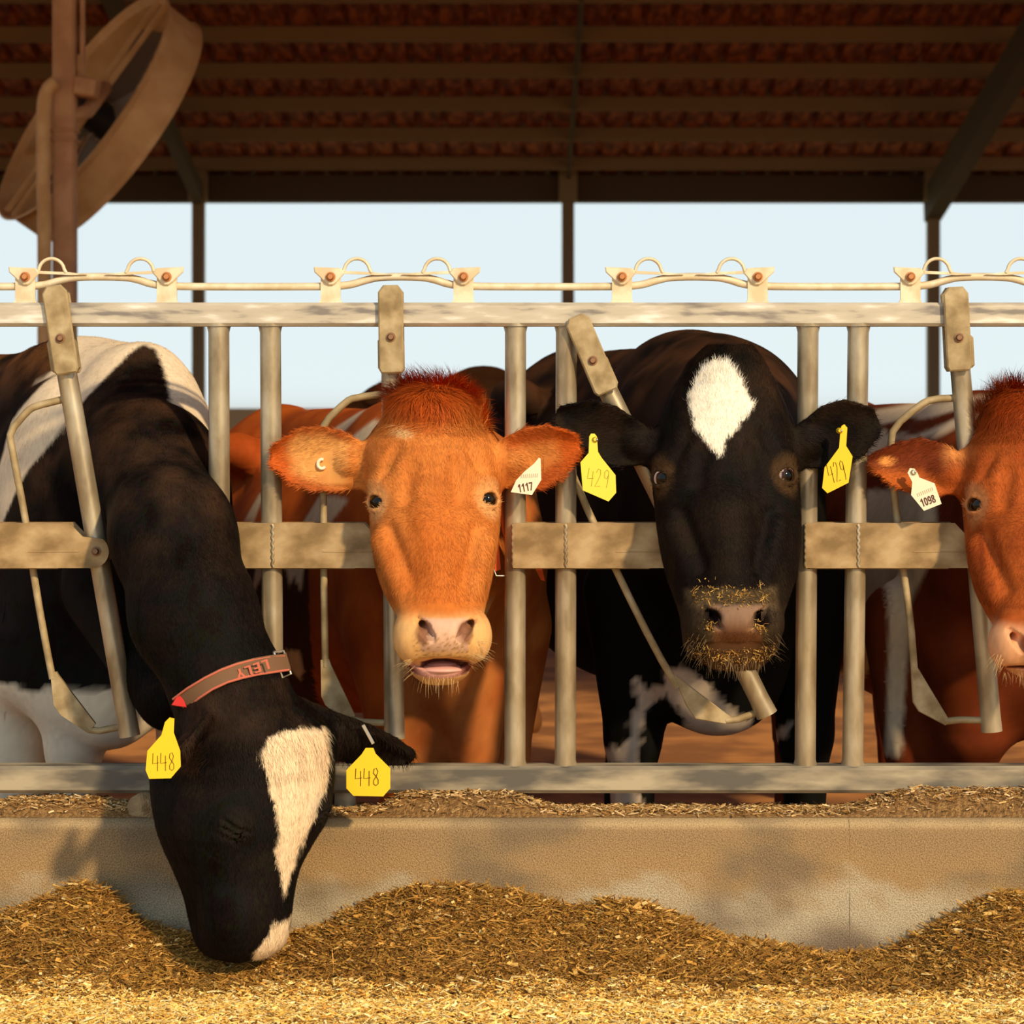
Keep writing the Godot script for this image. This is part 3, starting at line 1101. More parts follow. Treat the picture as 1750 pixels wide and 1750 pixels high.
func body_prims(w: Vector3, rump: Vector3, sc: float, spread := 0.14, thick := 1.0) -> Array:
	var f := (w - rump)
	f.y = 0
	f = f.normalized()
	var r := f.cross(Vector3.UP).normalized()
	var bs := Basis(r, Vector3.UP, f)
	var P := func(a: float, u: float, s: float) -> Vector3: return Vector3(w.x, -0.05, w.z) + (f * a + Vector3.UP * u + r * s) * sc
	var o := []
	o.append(ell(P.call(-0.78, 0.84, 0), Vector3(0.31, 0.38, 0.78) * sc, 0.08, false, bs))
	o.append(ell(P.call(-0.2, 0.92, 0), Vector3(0.25, 0.40, 0.42) * sc, 0.08, false, bs))
	o.append(cone(P.call(0.0, 1.24, 0), P.call(-1.4, 1.25, 0), 0.075 * sc, 0.08 * sc, 0.16))
	o.append(ell(P.call(-1.4, 1.04, 0), Vector3(0.26, 0.28, 0.3) * sc, 0.08, false, bs))
	o.append(ell(P.call(0.16, 0.74, 0), Vector3(0.15, 0.26, 0.17) * sc, 0.07, false, bs))
	o.append(cone(P.call(-1.68, 1.2, 0), P.call(-1.72, 0.5, 0), 0.03 * sc, 0.025 * sc, 0.05))
	for s in [-1.0, 1.0]:
		o.append(ell(P.call(0.0, 0.92, 0.16 * s), Vector3(0.1, 0.32, 0.19) * sc, 0.07, false, bs))
		o.append(ell(P.call(-1.15, 1.2, 0.22 * s), Vector3(0.07, 0.06, 0.1) * sc, 0.07, false, bs))
		o.append(cone(P.call(0.05, 0.75, (spread * 0.9 + 0.02) * s), P.call(0.07, 0.42, spread * s), 0.11 * sc * thick, 0.062 * sc * thick, 0.05))
		o.append(cone(P.call(0.07, 0.42, spread * s), P.call(0.06, 0.12, spread * s), 0.058 * sc * thick, 0.042 * sc, 0.03))
		o.append(cone(P.call(0.06, 0.11, spread * s), P.call(0.09, 0.04, spread * s), 0.048 * sc, 0.062 * sc, 0.02))
		o.append(cone(P.call(-1.42, 0.85, 0.17 * s), P.call(-1.32, 0.62, 0.18 * s), 0.16 * sc, 0.12 * sc, 0.06))
		o.append(cone(P.call(-1.32, 0.62, 0.18 * s), P.call(-1.56, 0.46, 0.17 * s), 0.1 * sc, 0.055 * sc, 0.05))
		o.append(cone(P.call(-1.56, 0.46, 0.17 * s), P.call(-1.5, 0.12, 0.17 * s), 0.055 * sc, 0.042 * sc, 0.03))
		o.append(cone(P.call(-1.5, 0.11, 0.17 * s), P.call(-1.46, 0.04, 0.17 * s), 0.048 * sc, 0.062 * sc, 0.02))
	return o

# eye socket and lids on a head; returns [prims, eye centre, outward]
func eye_prims(ps: Array, x: float, y: float, r: float, closed := 0.0) -> Dictionary:
	var e := hit(ps, x, y)
	var n := grad(ps, e)
	n = (n + Vector3(0, 0, 0.35)).normalized()
	var c := e - n * (r * 0.55)
	var side := Vector3.UP.cross(n).normalized()
	var up := n.cross(side).normalized()
	var o := []
	o.append(ell(e + up * (r * 1.55) - n * (r * 0.75), Vector3(r * 1.7, r * 0.75, r * 0.95), 0.022, false, Basis(side, up, n)))
	o.append(ell(c, Vector3.ONE * r * 1.12, 0.006, true))
	for half in 2:
		var prev := Vector3.ZERO
		for k in 7:
			var t := deg_to_rad(lerpf(-5, 185, k / 6.0)) * (1.0 if half == 0 else -1.0)
			var wv := side * cos(t) * r * 1.18 + up * sin(t) * r * ((0.86 - closed) if half == 0 else 0.8)
			var dep := sqrt(maxf(r * r * 1.25 - wv.length_squared(), 0.0)) * 0.9
			var p := c + wv + n * maxf(dep, r * 0.35)
			if k > 0: o.append(cone(prev, p, r * 0.27 if half == 0 else r * 0.22, r * 0.27 if half == 0 else r * 0.22, 0.004))
			prev = p
	return {"ps": o, "c": c, "n": n, "r": r, "e": e}

# a shut eye: a low bulge with a slit between two soft lids and a few wrinkles under it
func shut_eye(ps: Array, x: float, y: float, r: float, roll: float) -> Dictionary:
	var e := hit(ps, x, y)
	var n := grad(ps, e)
	var side := Vector3.UP.cross(n).normalized()
	var up := n.cross(side).normalized()
	side = side * cos(roll) + up * sin(roll)
	up = n.cross(side).normalized()
	var o := [ell(e - n * r * 0.55, Vector3(r * 1.5, r * 1.05, r * 0.95), 0.015, false, Basis(side, up, n))]
	var q := e + n * r * 0.36
	for k in 3:
		var d := up * (-r * (0.15 + 0.5 * k))
		o.append(cone(q + side * r * (1.1 - 0.15 * k) + d + up * r * 0.25 - n * r * (0.28 + 0.16 * k), q + d - n * r * 0.12 * k, 0.0035, 0.004, 0.004, true))
		o.append(cone(q + d - n * r * 0.12 * k, q - side * r * (1.1 - 0.15 * k) + d + up * r * 0.2 - n * r * (0.28 + 0.16 * k), 0.004, 0.0035, 0.004, true))
	return {"ps": o, "c": e, "n": n, "r": r, "e": e}

func start_cows() -> void:
	nz1.seed = 11; nz1.frequency = 7.0; nz1.fractal_octaves = 4
	nz2.seed = 17; nz2.frequency = 60.0; nz2.fractal_octaves = 3
	cow_black_grazing()
	cow_orange_front()
	cow_black_front()
	cow_orange_right()
	cow_behind()
	var id := WorkerThreadPool.add_group_task(run_job, jobs.size(), -1, true)
	WorkerThreadPool.wait_for_group_task_completion(id)

# boxes: [low corner, high corner, cell size, hair on it]; later ones leave out what earlier ones hold
func add_jobs(cow: Dictionary, boxes: Array) -> void:
	cow.jobs = []
	cow.hairy = []
	var skips := []
	for bx in boxes:
		var lo: Vector3 = bx[0]
		var hi: Vector3 = bx[1]
		var h: float = bx[2]
		var d := h * 8.0
		var n := 3
		var step := ceilf((hi.y - lo.y) / n / d) * d
		for s in n:
			if bx[3]: cow.hairy.append(jobs.size())
			cow.jobs.append(jobs.size())
			jobs.append({"ps": cow.ps, "lo": Vector3(lo.x, lo.y + step * s, lo.z), "hi": Vector3(hi.x, lo.y + step * (s + 1) - h, hi.z), "h": h, "skip": skips.duplicate(), "col": cow.col})
		skips.append(AABB(lo, Vector3(ceilf((hi.x - lo.x) / d) * d, step * n, ceilf((hi.z - lo.z) / d) * d)))

# ---- the light orange cow that looks at us with its mouth open
var rows_orange := [
	[668, 694, 774, 0.03, -0.07], [688, 674, 796, 0.06, -0.10], [722, 648, 818, 0.10, -0.12], [760, 622, 846, 0.135, -0.12],
	[800, 620, 852, 0.155, -0.10], [850, 628, 856, 0.175, -0.07], [900, 633, 854, 0.20, -0.04], [950, 638, 848, 0.225, -0.01],
	[1000, 651, 838, 0.25, 0.03], [1035, 668, 830, 0.272, 0.07], [1060, 682, 825, 0.285, 0.09], [1090, 688, 822, 0.295, 0.12],
	[1115, 690, 820, 0.285, 0.14], [1135, 697, 806, 0.268, 0.14], [1153, 705, 799, 0.255, 0.15], [1166, 722, 782, 0.235, 0.17]]

func bovine_face(ps: Array, cx: float, dx: float, dy: float, open: bool, nos: Array) -> void:
	# nose bridge, brow, muzzle, nostrils, mouth
	var q := func(x: float, y: float, z: float) -> Vector3: return pix(x + dx, y + dy, z)
	ps.append(cone(q.call(cx - 4, 900, 0.145), q.call(cx + 12, 1030, 0.215), 0.055, 0.05, 0.03))
	ps.append(ell(q.call(cx + 16, 1080, 0.25), Vector3(0.074, 0.046, 0.064), 0.025))
	ps.append(ell(q.call(cx - 38, 1088, 0.245), Vector3(0.036, 0.05, 0.05), 0.02))
	ps.append(ell(q.call(cx + 68, 1088, 0.245), Vector3(0.036, 0.05, 0.05), 0.02))
	# tear grooves
	for s in [-1.0, 1.0]:
		ps.append(cone(q.call(cx + 3 + s * 62, 885, 0.215), q.call(cx + 10 + s * 44, 985, 0.262), 0.018, 0.015, 0.03, true))
	for s in [-1.0, 1.0]:
		var g0 := hit(ps, cx + s * 78 + dx, 905 + dy)
		var g1 := hit(ps, cx + 6 + s * 50 + dx, 990 + dy)
		ps.append(cone(g0 + Vector3(0, 0, 0.006), g1 + Vector3(0, 0, 0.008), 0.013, 0.011, 0.02, true))
		var w0 := hit(ps, cx + s * 92 + dx, 822 + dy)
		var w1 := hit(ps, cx + s * 66 + dx, 768 + dy)
		ps.append(cone(w0 + Vector3(0, 0, 0.005), w1 + Vector3(0, 0, 0.006), 0.009, 0.009, 0.018, true))
		var v0 := hit(ps, cx + s * 48 + dx, 850 + dy)
		var v1 := hit(ps, cx + s * 40 + dx, 800 + dy)
		ps.append(cone(v0 + Vector3(0, 0, 0.006), v1 + Vector3(0, 0, 0.008), 0.011, 0.011, 0.02, true))
		ps.append(cone(hit(ps, cx + s * 90 + dx, 925 + dy) - Vector3(0, 0, 0.012), hit(ps, cx + 6 + s * 62 + dx, 1010 + dy) - Vector3(0, 0, 0.014), 0.018, 0.014, 0.02))
	for s in 2:
		var c: Array = nos[s]
		var m := 1.0 if s == 0 else -1.0
		var a := hit(ps, c[0] - 15 * m + dx, c[1] - 18 + dy)
		var b2 := hit(ps, c[0] + 0 * m + dx, c[1] + 0 + dy)
		var d2 := hit(ps, c[0] + 10 * m + dx, c[1] + 16 + dy)
		ps.append(cone(a + Vector3(0, 0, -0.003), b2 + Vector3(0, 0, -0.004), 0.005, 0.010, 0.005, true))
		ps.append(cone(b2 + Vector3(0, 0, -0.004), d2 + Vector3(0, 0, -0.004), 0.010, 0.009, 0.005, true))
		ps.append(cone(b2, b2 + Vector3(-0.012 * m, 0.012, -0.05), 0.009, 0.007, 0.004, true))
	if open:
		ps.append(ell(q.call(cx + 15, 1133, 0.26), Vector3(0.056, 0.0135, 0.06), 0.007, true))
	else:
		ps.append(ell(q.call(cx + 15, 1128, 0.26), Vector3(0.085, 0.003, 0.06), 0.007, true))

func cow_orange_front() -> void:
	var ps := [loft(rows_orange, deg_to_rad(4.0), 2.35)]
	ps.append(ell(pix(732, 698, 0.02), Vector3(0.082, 0.046, 0.085), 0.03))
	bovine_face(ps, 741, 0, 0, true, [[727, 1074], [797, 1074]])
	var eyes := [eye_prims(ps, 642, 858, 0.0205), eye_prims(ps, 837, 853, 0.0205)]
	for e in eyes: ps.append_array(e.ps)
	var el := ear(pix(626, 796, 0.03), pix(466, 774, 0.05), Vector3(-0.1, -0.1, 1), [0.04, 0.062, 0.07, 0.06, 0.02], [0.045, 0.06, 0.066, 0.058, 0.026], 0.016, 0.0)
	var er := ear(pix(845, 800, 0.03), pix(986, 757, 0.05), Vector3(0.15, -0.1, 1), [0.038, 0.056, 0.064, 0.054, 0.024], [0.04, 0.062, 0.07, 0.056, 0.026], 0.018, 0.0)
	ps.append_array([el, er])
	ps.append(cone(pix(640, 800, 0.0), pix(598, 792, 0.03), 0.045, 0.026, 0.03))
	ps.append(cone(pix(832, 800, 0.0), pix(872, 790, 0.03), 0.045, 0.026, 0.03))
	var w := Vector3(-0.16, 0, -0.62)
	ps.append_array(body_prims(w, Vector3(-0.78, 0, -2.1), 0.88, 0.13, 1.25))
	ps.append(cone(pix(806, 1120, -0.38), pix(812, 1285, -0.42), 0.075, 0.055, 0.05))
	ps.append(cone(pix(742, 1120, -0.45), pix(738, 1300, -0.5), 0.07, 0.06, 0.04))
	ps.append(cone(pix(768, 800, -0.07), Vector3(-0.15, 0.92, -0.55), 0.1, 0.17, 0.06))
	ps.append(cone(pix(772, 950, -0.04), Vector3(-0.13, 0.78, -0.5), 0.085, 0.2, 0.06))
	ps.append(cone(pix(772, 1010, -0.09), Vector3(-0.13, 0.56, -0.42), 0.055, 0.1, 0.06))
	var earc := [el, er]
	var streaks := [pv([[556, 737], [612, 703], [624, 700], [604, 722], [578, 746]]), pv([[590, 758], [648, 716], [660, 722], [655, 738], [612, 764]]), pv([[515, 900], [548, 848], [590, 842], [612, 846], [565, 900]]), pv([[480, 694], [505, 672], [535, 673], [520, 684], [492, 700]]), pv([[415, 1030], [430, 960], [448, 960], [440, 990]]), pv([[488, 965], [525, 965], [520, 1006], [506, 985], [496, 1000]]), pv([[484, 1118], [512, 1112], [516, 1150], [505, 1170], [490, 1150]]), pv([[392, 900], [420, 850], [432, 850], [415, 900]])]
	var col := func(p: Vector3, n: Vector3) -> Color:
		var f := flat(p, 0.2)
		var big := nz1.get_noise_3dv(p)
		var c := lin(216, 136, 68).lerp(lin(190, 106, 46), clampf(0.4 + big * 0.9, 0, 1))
		if p.z > -0.16 and f.y < 1230:
			# head
			var cxm := 741.0 + clampf((f.y - 850) / 240.0, 0, 1) * 16.0
			c = c.lerp(lin(196, 104, 40), smoothstep(70, 20, absf(f.x - cxm)) * smoothstep(840, 900, f.y) * 0.6)
			c = c.lerp(lin(186, 84, 30), smoothstep(752, 690, f.y + big * 40.0 + absf(f.x - 735) * 0.25))
			c = c.lerp(lin(236, 196, 140), smoothstep(18, 6, Vector2((f.x - 690) / 1.4, f.y - 738).length()))
			for e in eyes:
				var dd: float = p.distance_to(e.e)
				c = c.lerp(lin(230, 180, 124), smoothstep(0.05, 0.028, dd) * (0.65 if p.y < e.e.y else 0.45))
				c = c.lerp(lin(120, 62, 30), smoothstep(0.0235, 0.0205, p.distance_to(e.c)))
			var mz := smoothstep(1034, 1062, f.y + big * 10)
			c = c.lerp(lin(228, 178, 118), mz)
			# nose pad
			var pad := smoothstep(44, 36, absf(f.x - 762)) * smoothstep(1046, 1054, f.y) * smoothstep(1112, 1100, f.y)
			c = c.lerp(lin(216, 174, 150), pad)
			c = c.lerp(lin(168, 128, 72), smoothstep(0.08, 0.4, nz2.get_noise_3dv(p * 2.2)) * smoothstep(1062, 1090, f.y) * smoothstep(1125, 1110, f.y) * smoothstep(60, 40, absf(f.x - 760)))
			for s in [[727, 1074], [797, 1074]]:
				c = c.lerp(lin(122, 76, 54), smoothstep(17, 9, Vector2(f.x - s[0], (f.y - s[1]) * 0.7).length()) * 0.85)
			# lips
			var lip := Vector2((f.x - 753) / 58.0, (f.y - 1136) / 19.0).length()
			c = c.lerp(lin(226, 170, 160), smoothstep(1.06, 0.9, lip) * smoothstep(1124, 1130, f.y))
			c = c.lerp(lin(120, 60, 50), smoothstep(1.0, 0.9, lip) * smoothstep(0.262, 0.235, p.z))
			# ears: pale hollow, darker rim
			for k in 2:
				var e: Leaf = earc[k]
				var u := (p - e.a).dot(e.e1) / e.L
				if u > 0.12:
					var hf := (e.at(e.up, u) + e.at(e.lo, u)) * 0.5
					var t := absf((p - e.a).dot(e.e2) - (e.at(e.up, u) - e.at(e.lo, u)) * 0.5) / maxf(hf, 0.01)
					var cc := lin(226, 164, 96).lerp(lin(184, 96, 44), smoothstep(0.55, 0.95, t + big * 0.2))
					if k == 1: cc = lin(206, 130, 66).lerp(lin(178, 88, 38), smoothstep(0.35, 0.8, t + u * 0.3))
					cc = cc.lerp(lin(196, 92, 34), smoothstep(0.72, 0.9, u + big * 0.15))
					c = c.lerp(cc, smoothstep(0.12, 0.28, u))
		else:
			var g := flat(p, -0.9)
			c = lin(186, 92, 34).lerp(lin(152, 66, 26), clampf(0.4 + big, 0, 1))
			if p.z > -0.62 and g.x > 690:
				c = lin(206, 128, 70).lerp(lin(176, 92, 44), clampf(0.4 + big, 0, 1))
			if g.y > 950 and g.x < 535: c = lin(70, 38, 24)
			for s in streaks: c = c.lerp(lin(226, 206, 178), inside(s, g, 3.5))
		return c
	var cow := {"ps": ps, "col": col, "eyes": eyes, "name": "orange"}
	cows.append(cow)
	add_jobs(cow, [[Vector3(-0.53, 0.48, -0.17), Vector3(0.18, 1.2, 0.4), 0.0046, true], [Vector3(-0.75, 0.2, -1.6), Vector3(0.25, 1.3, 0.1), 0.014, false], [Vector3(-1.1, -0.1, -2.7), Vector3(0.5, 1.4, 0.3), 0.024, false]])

# ---- the black cow with the white forehead
var rows_black := [
	[592, 1208, 1284, 0.02, -0.10], [615, 1182, 1302, 0.05, -0.12], [650, 1160, 1320, 0.08, -0.13], [700, 1136, 1340, 0.11, -0.12],
	[740, 1121, 1352, 0.13, -0.11], [800, 1114, 1362, 0.15, -0.08], [850, 1117, 1366, 0.165, -0.05], [900, 1122, 1368, 0.185, -0.03],
	[950, 1130, 1366, 0.21, 0.0], [990, 1140, 1358, 0.23, 0.03], [1020, 1151, 1348, 0.25, 0.06], [1050, 1161, 1338, 0.265, 0.09],
	[1080, 1165, 1334, 0.275, 0.11], [1105, 1169, 1331, 0.268, 0.13], [1125, 1186, 1316, 0.255, 0.14], [1142, 1216, 1298, 0.235, 0.16]]

func cow_black_front() -> void:
	var ps := [loft(rows_black, deg_to_rad(4.0), 2.35)]
	bovine_face(ps, 1240, 0, -26, false, [[1218, 1080], [1296, 1082]])
	var eyes := [eye_prims(ps, 1128, 817, 0.0205), eye_prims(ps, 1345, 812, 0.0215)]
	for e in eyes: ps.append_array(e.ps)
	var el := ear(pix(1122, 768, 0.02), pix(954, 706, 0.04), Vector3(-0.1, -0.1, 1), [0.026, 0.042, 0.056, 0.052, 0.018], [0.03, 0.058, 0.068, 0.056, 0.022], 0.016, 0.0)
	var er := ear(pix(1350, 770, 0.02), pix(1497, 716, 0.04), Vector3(0.1, -0.1, 1), [0.03, 0.05, 0.066, 0.062, 0.028], [0.034, 0.058, 0.066, 0.06, 0.03], 0.016, 0.0)
	ps.append_array([el, er])
	ps.append(cone(pix(1140, 775, -0.01), pix(1090, 758, 0.025), 0.04, 0.022, 0.03))
	ps.append(cone(pix(1338, 775, -0.01), pix(1378, 758, 0.025), 0.042, 0.026, 0.03))
	ps.append_array(body_prims(Vector3(0.46, 0, -0.68), Vector3(0.14, 0, -2.2), 1.0, 0.205))
	ps.append(ell(pix(1218, 1168, -0.48), Vector3(0.12, 0.11, 0.1), 0.1))
	ps.append(cone(pix(1250, 740, -0.09), Vector3(0.48, 1.08, -0.6), 0.11, 0.2, 0.06))
	ps.append(cone(pix(1270, 930, -0.06), Vector3(0.47, 0.86, -0.5), 0.085, 0.22, 0.06))
	ps.append(cone(pix(1280, 1000, -0.12), Vector3(0.47, 0.6, -0.45), 0.055, 0.11, 0.06))
	var diamond := pv([[1228, 614], [1248, 618], [1266, 640], [1276, 668], [1289, 690], [1286, 702], [1264, 726], [1245, 746], [1236, 758], [1234, 782], [1226, 784], [1216, 770], [1200, 750], [1186, 732], [1179, 700], [1178, 680], [1190, 650], [1206, 626]])
	var straps := [pv([[1150, 1150], [1200, 1155], [1245, 1200], [1285, 1236], [1290, 1300], [1200, 1310], [1165, 1240]]), pv([[1076, 1155], [1088, 1152], [1100, 1168], [1130, 1154], [1126, 1136], [1156, 1122], [1172, 1134], [1198, 1152], [1240, 1205], [1270, 1214], [1276, 1228], [1286, 1264], [1313, 1268], [1354, 1232], [1357, 1240], [1322, 1280], [1286, 1300], [1258, 1300], [1208, 1240], [1162, 1210], [1130, 1175], [1096, 1205], [1084, 1300], [1022, 1300], [1020, 1280], [1058, 1268], [1075, 1246], [1074, 1220], [1086, 1190]]), pv([[1042, 1330], [1088, 1330], [1106, 1400], [1040, 1400]])]
	var col := func(p: Vector3, n: Vector3) -> Color:
		var f := flat(p, 0.1)
		var big := nz1.get_noise_3dv(p)
		var c := lin(19, 15, 13).lerp(lin(36, 27, 22), clampf(0.4 + big, 0, 1))
		if p.z > -0.2 and f.y < 1190:
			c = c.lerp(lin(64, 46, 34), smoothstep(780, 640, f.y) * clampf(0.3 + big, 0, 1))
			if n.z > -0.2: c = c.lerp(lin(252, 242, 226), inside(diamond, f + Vector2(nz2.get_noise_3dv(p), nz2.get_noise_3dv(p + Vector3.ONE)) * 5.0, 3.0))
			for e in eyes:
				c = c.lerp(lin(92, 68, 44), smoothstep(0.05, 0.03, p.distance_to(e.e)) * 0.5)
				c = c.lerp(lin(26, 18, 14), smoothstep(0.024, 0.0205, p.distance_to(e.c)))
			var f2 := flat(p, 0.25)
			# muzzle: grey brown band, brown pad
			var mz := smoothstep(1000, 1012, f2.y + big * 12) * smoothstep(86, 70, absf(f2.x - 1252))
			c = c.lerp(lin(104, 86, 62), mz * (0.55 + 0.6 * nz2.get_noise_3dv(p * 3.0)))
			c = c.lerp(lin(136, 108, 90).lerp(lin(118, 78, 52), smoothstep(1050, 1090, f2.y)), smoothstep(44, 36, absf(f2.x - 1258) - maxf(0, 1050 - f2.y) * 0.6) * smoothstep(1026, 1036, f2.y))
			c = c.lerp(lin(86, 62, 42), smoothstep(1082, 1112, f2.y))
			c = c.lerp(lin(48, 38, 30), smoothstep(44, 56, absf(f2.x - 1256)) * smoothstep(1030, 1044, f2.y) * 0.8)
			for s in [[1216, 1052], [1298, 1056]]:
				c = c.lerp(lin(18, 12, 10), smoothstep(19, 11, Vector2(f2.x - s[0], f2.y - s[1]).length()))
		else:
			var g := flat(p, -0.6)
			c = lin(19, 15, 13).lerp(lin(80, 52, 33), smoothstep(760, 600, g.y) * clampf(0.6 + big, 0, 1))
			if p.z > -1.3: 
				for s in straps: c = c.lerp(lin(226, 206, 186), inside(s, g + Vector2(nz2.get_noise_3dv(p * 0.6), nz2.get_noise_3dv(p * 0.6 + Vector3.ONE)) * 7.0, 3.5))
			if p.x > 0.62 and p.y > 1.16 and p.z < -1.0: c = lin(226, 212, 190)
		return c
	var cow := {"ps": ps, "col": col, "eyes": eyes, "name": "black"}
	cows.append(cow)
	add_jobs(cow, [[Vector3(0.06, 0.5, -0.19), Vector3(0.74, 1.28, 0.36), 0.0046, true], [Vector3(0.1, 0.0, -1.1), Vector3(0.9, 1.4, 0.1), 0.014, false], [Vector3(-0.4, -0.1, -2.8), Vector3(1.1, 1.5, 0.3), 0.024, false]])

# ---- the red cow at the right edge
func cow_orange_right() -> void:
	var rows := []
	for r in rows_orange:
		var y: float = r[0]
		rows.append([y - (0.0 if y < 1100 else (y - 1100) * 0.35), r[1], r[2], r[3], r[4]])
	var dx := 1018.0
	var dy := 12.0
	var ps := [loft(rows, deg_to_rad(4.0), 2.35, 0.03, dx, dy)]
	ps.append(ell(pix(733 + dx, 712, 0.0), Vector3(0.085, 0.055, 0.085), 0.04))
	bovine_face(ps, 741, dx, dy, false, [[722, 1082], [797, 1082]])
	var eyes := [eye_prims(ps, 1666, 863, 0.0205), eye_prims(ps, 838 + dx, 865, 0.0205)]
	for e in eyes: ps.append_array(e.ps)
	var el := ear(pix(1644, 810, 0.03), pix(1487, 788, 0.05), Vector3(-0.1, 0.15, 1), [0.038, 0.056, 0.062, 0.044, 0.016], [0.04, 0.054, 0.056, 0.044, 0.016], 0.016, 0.0)
	var er := ear(pix(845 + dx, 812, 0.02), pix(986 + dx, 768, -0.01), Vector3(0.3, -0.15, 1), [0.04, 0.053, 0.057, 0.044, 0.014], [0.04, 0.058, 0.064, 0.047, 0.014], 0.026, -0.01)
	ps.append_array([el, er])
	ps.append(cone(pix(1658, 814, 0.0), pix(1618, 806, 0.03), 0.045, 0.026, 0.03))
	ps.append(cone(pix(832 + dx, 812, 0.0), pix(872 + dx, 802, -0.005), 0.045, 0.028, 0.03))
	ps.append_array(body_prims(Vector3(1.14, 0, -0.66), Vector3(0.9, 0, -2.2), 0.89, 0.14, 1.2))
	ps.append(cone(pix(1650, 1100, -0.5), pix(1660, 1240, -0.52), 0.12, 0.09, 0.06))
	ps.append(cone(pix(1540, 1060, -0.62), pix(1560, 1290, -0.62), 0.09, 0.065, 0.06))
	ps.append(cone(pix(775 + dx, 812, -0.07), Vector3(1.12, 0.92, -0.55), 0.1, 0.17, 0.06))
	ps.append(cone(pix(790 + dx, 960, -0.05), Vector3(1.1, 0.78, -0.5), 0.08, 0.2, 0.06))
	var white := [pv([[1440, 740], [1545, 700], [1640, 676], [1800, 655], [1800, 690], [1660, 702], [1600, 720], [1545, 752], [1500, 800]]), pv([[1470, 910], [1490, 840], [1535, 830], [1530, 900], [1500, 1010], [1490, 1250], [1470, 1250]])]
	var gap := pv([[1530, 730], [1600, 700], [1660, 684], [1660, 694], [1590, 716], [1545, 744]])
	var col := func(p: Vector3, n: Vector3) -> Color:
		var f := flat(p, 0.2) - Vector2(dx, dy)
		var big := nz1.get_noise_3dv(p)
		var c := lin(184, 94, 42).lerp(lin(148, 66, 28), clampf(0.4 + big * 0.9, 0, 1))
		if p.z > -0.16 and f.y < 1230:
			c = c.lerp(lin(160, 66, 24), smoothstep(752, 690, f.y + big * 40.0 + absf(f.x - 735) * 0.2))
			c = c.lerp(lin(232, 168, 100), smoothstep(800, 760, f.y) * smoothstep(735, 750, f.y) * smoothstep(680, 640, f.x) * 0.5)
			for e in eyes:
				c = c.lerp(lin(216, 160, 108), smoothstep(0.05, 0.028, p.distance_to(e.e)) * 0.5)
				c = c.lerp(lin(70, 34, 18), smoothstep(0.0235, 0.0205, p.distance_to(e.c)))
			c = c.lerp(lin(126, 56, 24), smoothstep(6, 2, absf(f.x - (669 - (f.y - 900) * 0.04))) * smoothstep(880, 900, f.y) * smoothstep(985, 950, f.y))
			var mz := smoothstep(1040, 1066, f.y + big * 10)
			c = c.lerp(lin(226, 166, 124), mz)
			var pad := smoothstep(44, 36, absf(f.x - 762)) * smoothstep(1052, 1060, f.y)
			c = c.lerp(lin(220, 166, 144), pad)
			for s in [[722, 1082], [797, 1082]]:
				c = c.lerp(lin(126, 66, 46), smoothstep(19, 9, Vector2(f.x - s[0], (f.y - s[1]) * 0.7).length()) * 0.85)
			var e: Leaf = el
			var u := (p - e.a).dot(e.e1) / e.L
			if u > 0.12:
				var v := (p - e.a).dot(e.e2)
				c = c.lerp(lin(112, 50, 26).lerp(lin(190, 98, 42), smoothstep(0.005, -0.035, v + big * 0.02)), smoothstep(0.12, 0.3, u))
				c = c.lerp(lin(226, 150, 80), smoothstep(12, 5, Vector2((f.x + dx - 1538) / 1.6, f.y + dy - 790).length()))
		else:
			var g := flat(p, -1.0)
			c = lin(124, 56, 25).lerp(lin(94, 40, 19), clampf(0.4 + big, 0, 1))
			var wv := 0.0
			for s in white: wv = maxf(wv, inside(s, g, 4.0))
			wv *= 1.0 - inside(gap, g, 3.0)
			c = c.lerp(lin(232, 214, 186), wv)
		return c
	var cow := {"ps": ps, "col": col, "eyes": eyes, "name": "red"}
	cows.append(cow)
	add_jobs(cow, [[Vector3(0.66, 0.48, -0.17), Vector3(1.12, 1.2, 0.4), 0.0046, true], [Vector3(0.55, 0.2, -1.7), Vector3(1.3, 1.3, 0.4), 0.014, false], [Vector3(0.5, -0.1, -2.7), Vector3(1.7, 1.4, 0.4), 0.024, false]])

# ---- the black and white cow eating over the curb
var rows_grazing := [
	[1190, 392, 500, 0.28, 0.06], [1215, 336, 527, 0.34, 0.05], [1250, 290, 554, 0.385, 0.07], [1300, 259, 566, 0.415, 0.10],
	[1350, 256, 567, 0.43, 0.13], [1400, 263, 558, 0.435, 0.16], [1440, 277, 530, 0.435, 0.17], [1480, 297, 503, 0.435, 0.18],
	[1530, 318, 490, 0.435, 0.20], [1580, 329, 486, 0.43, 0.22], [1610, 336, 481, 0.42, 0.25], [1630, 352, 464, 0.40, 0.28]]

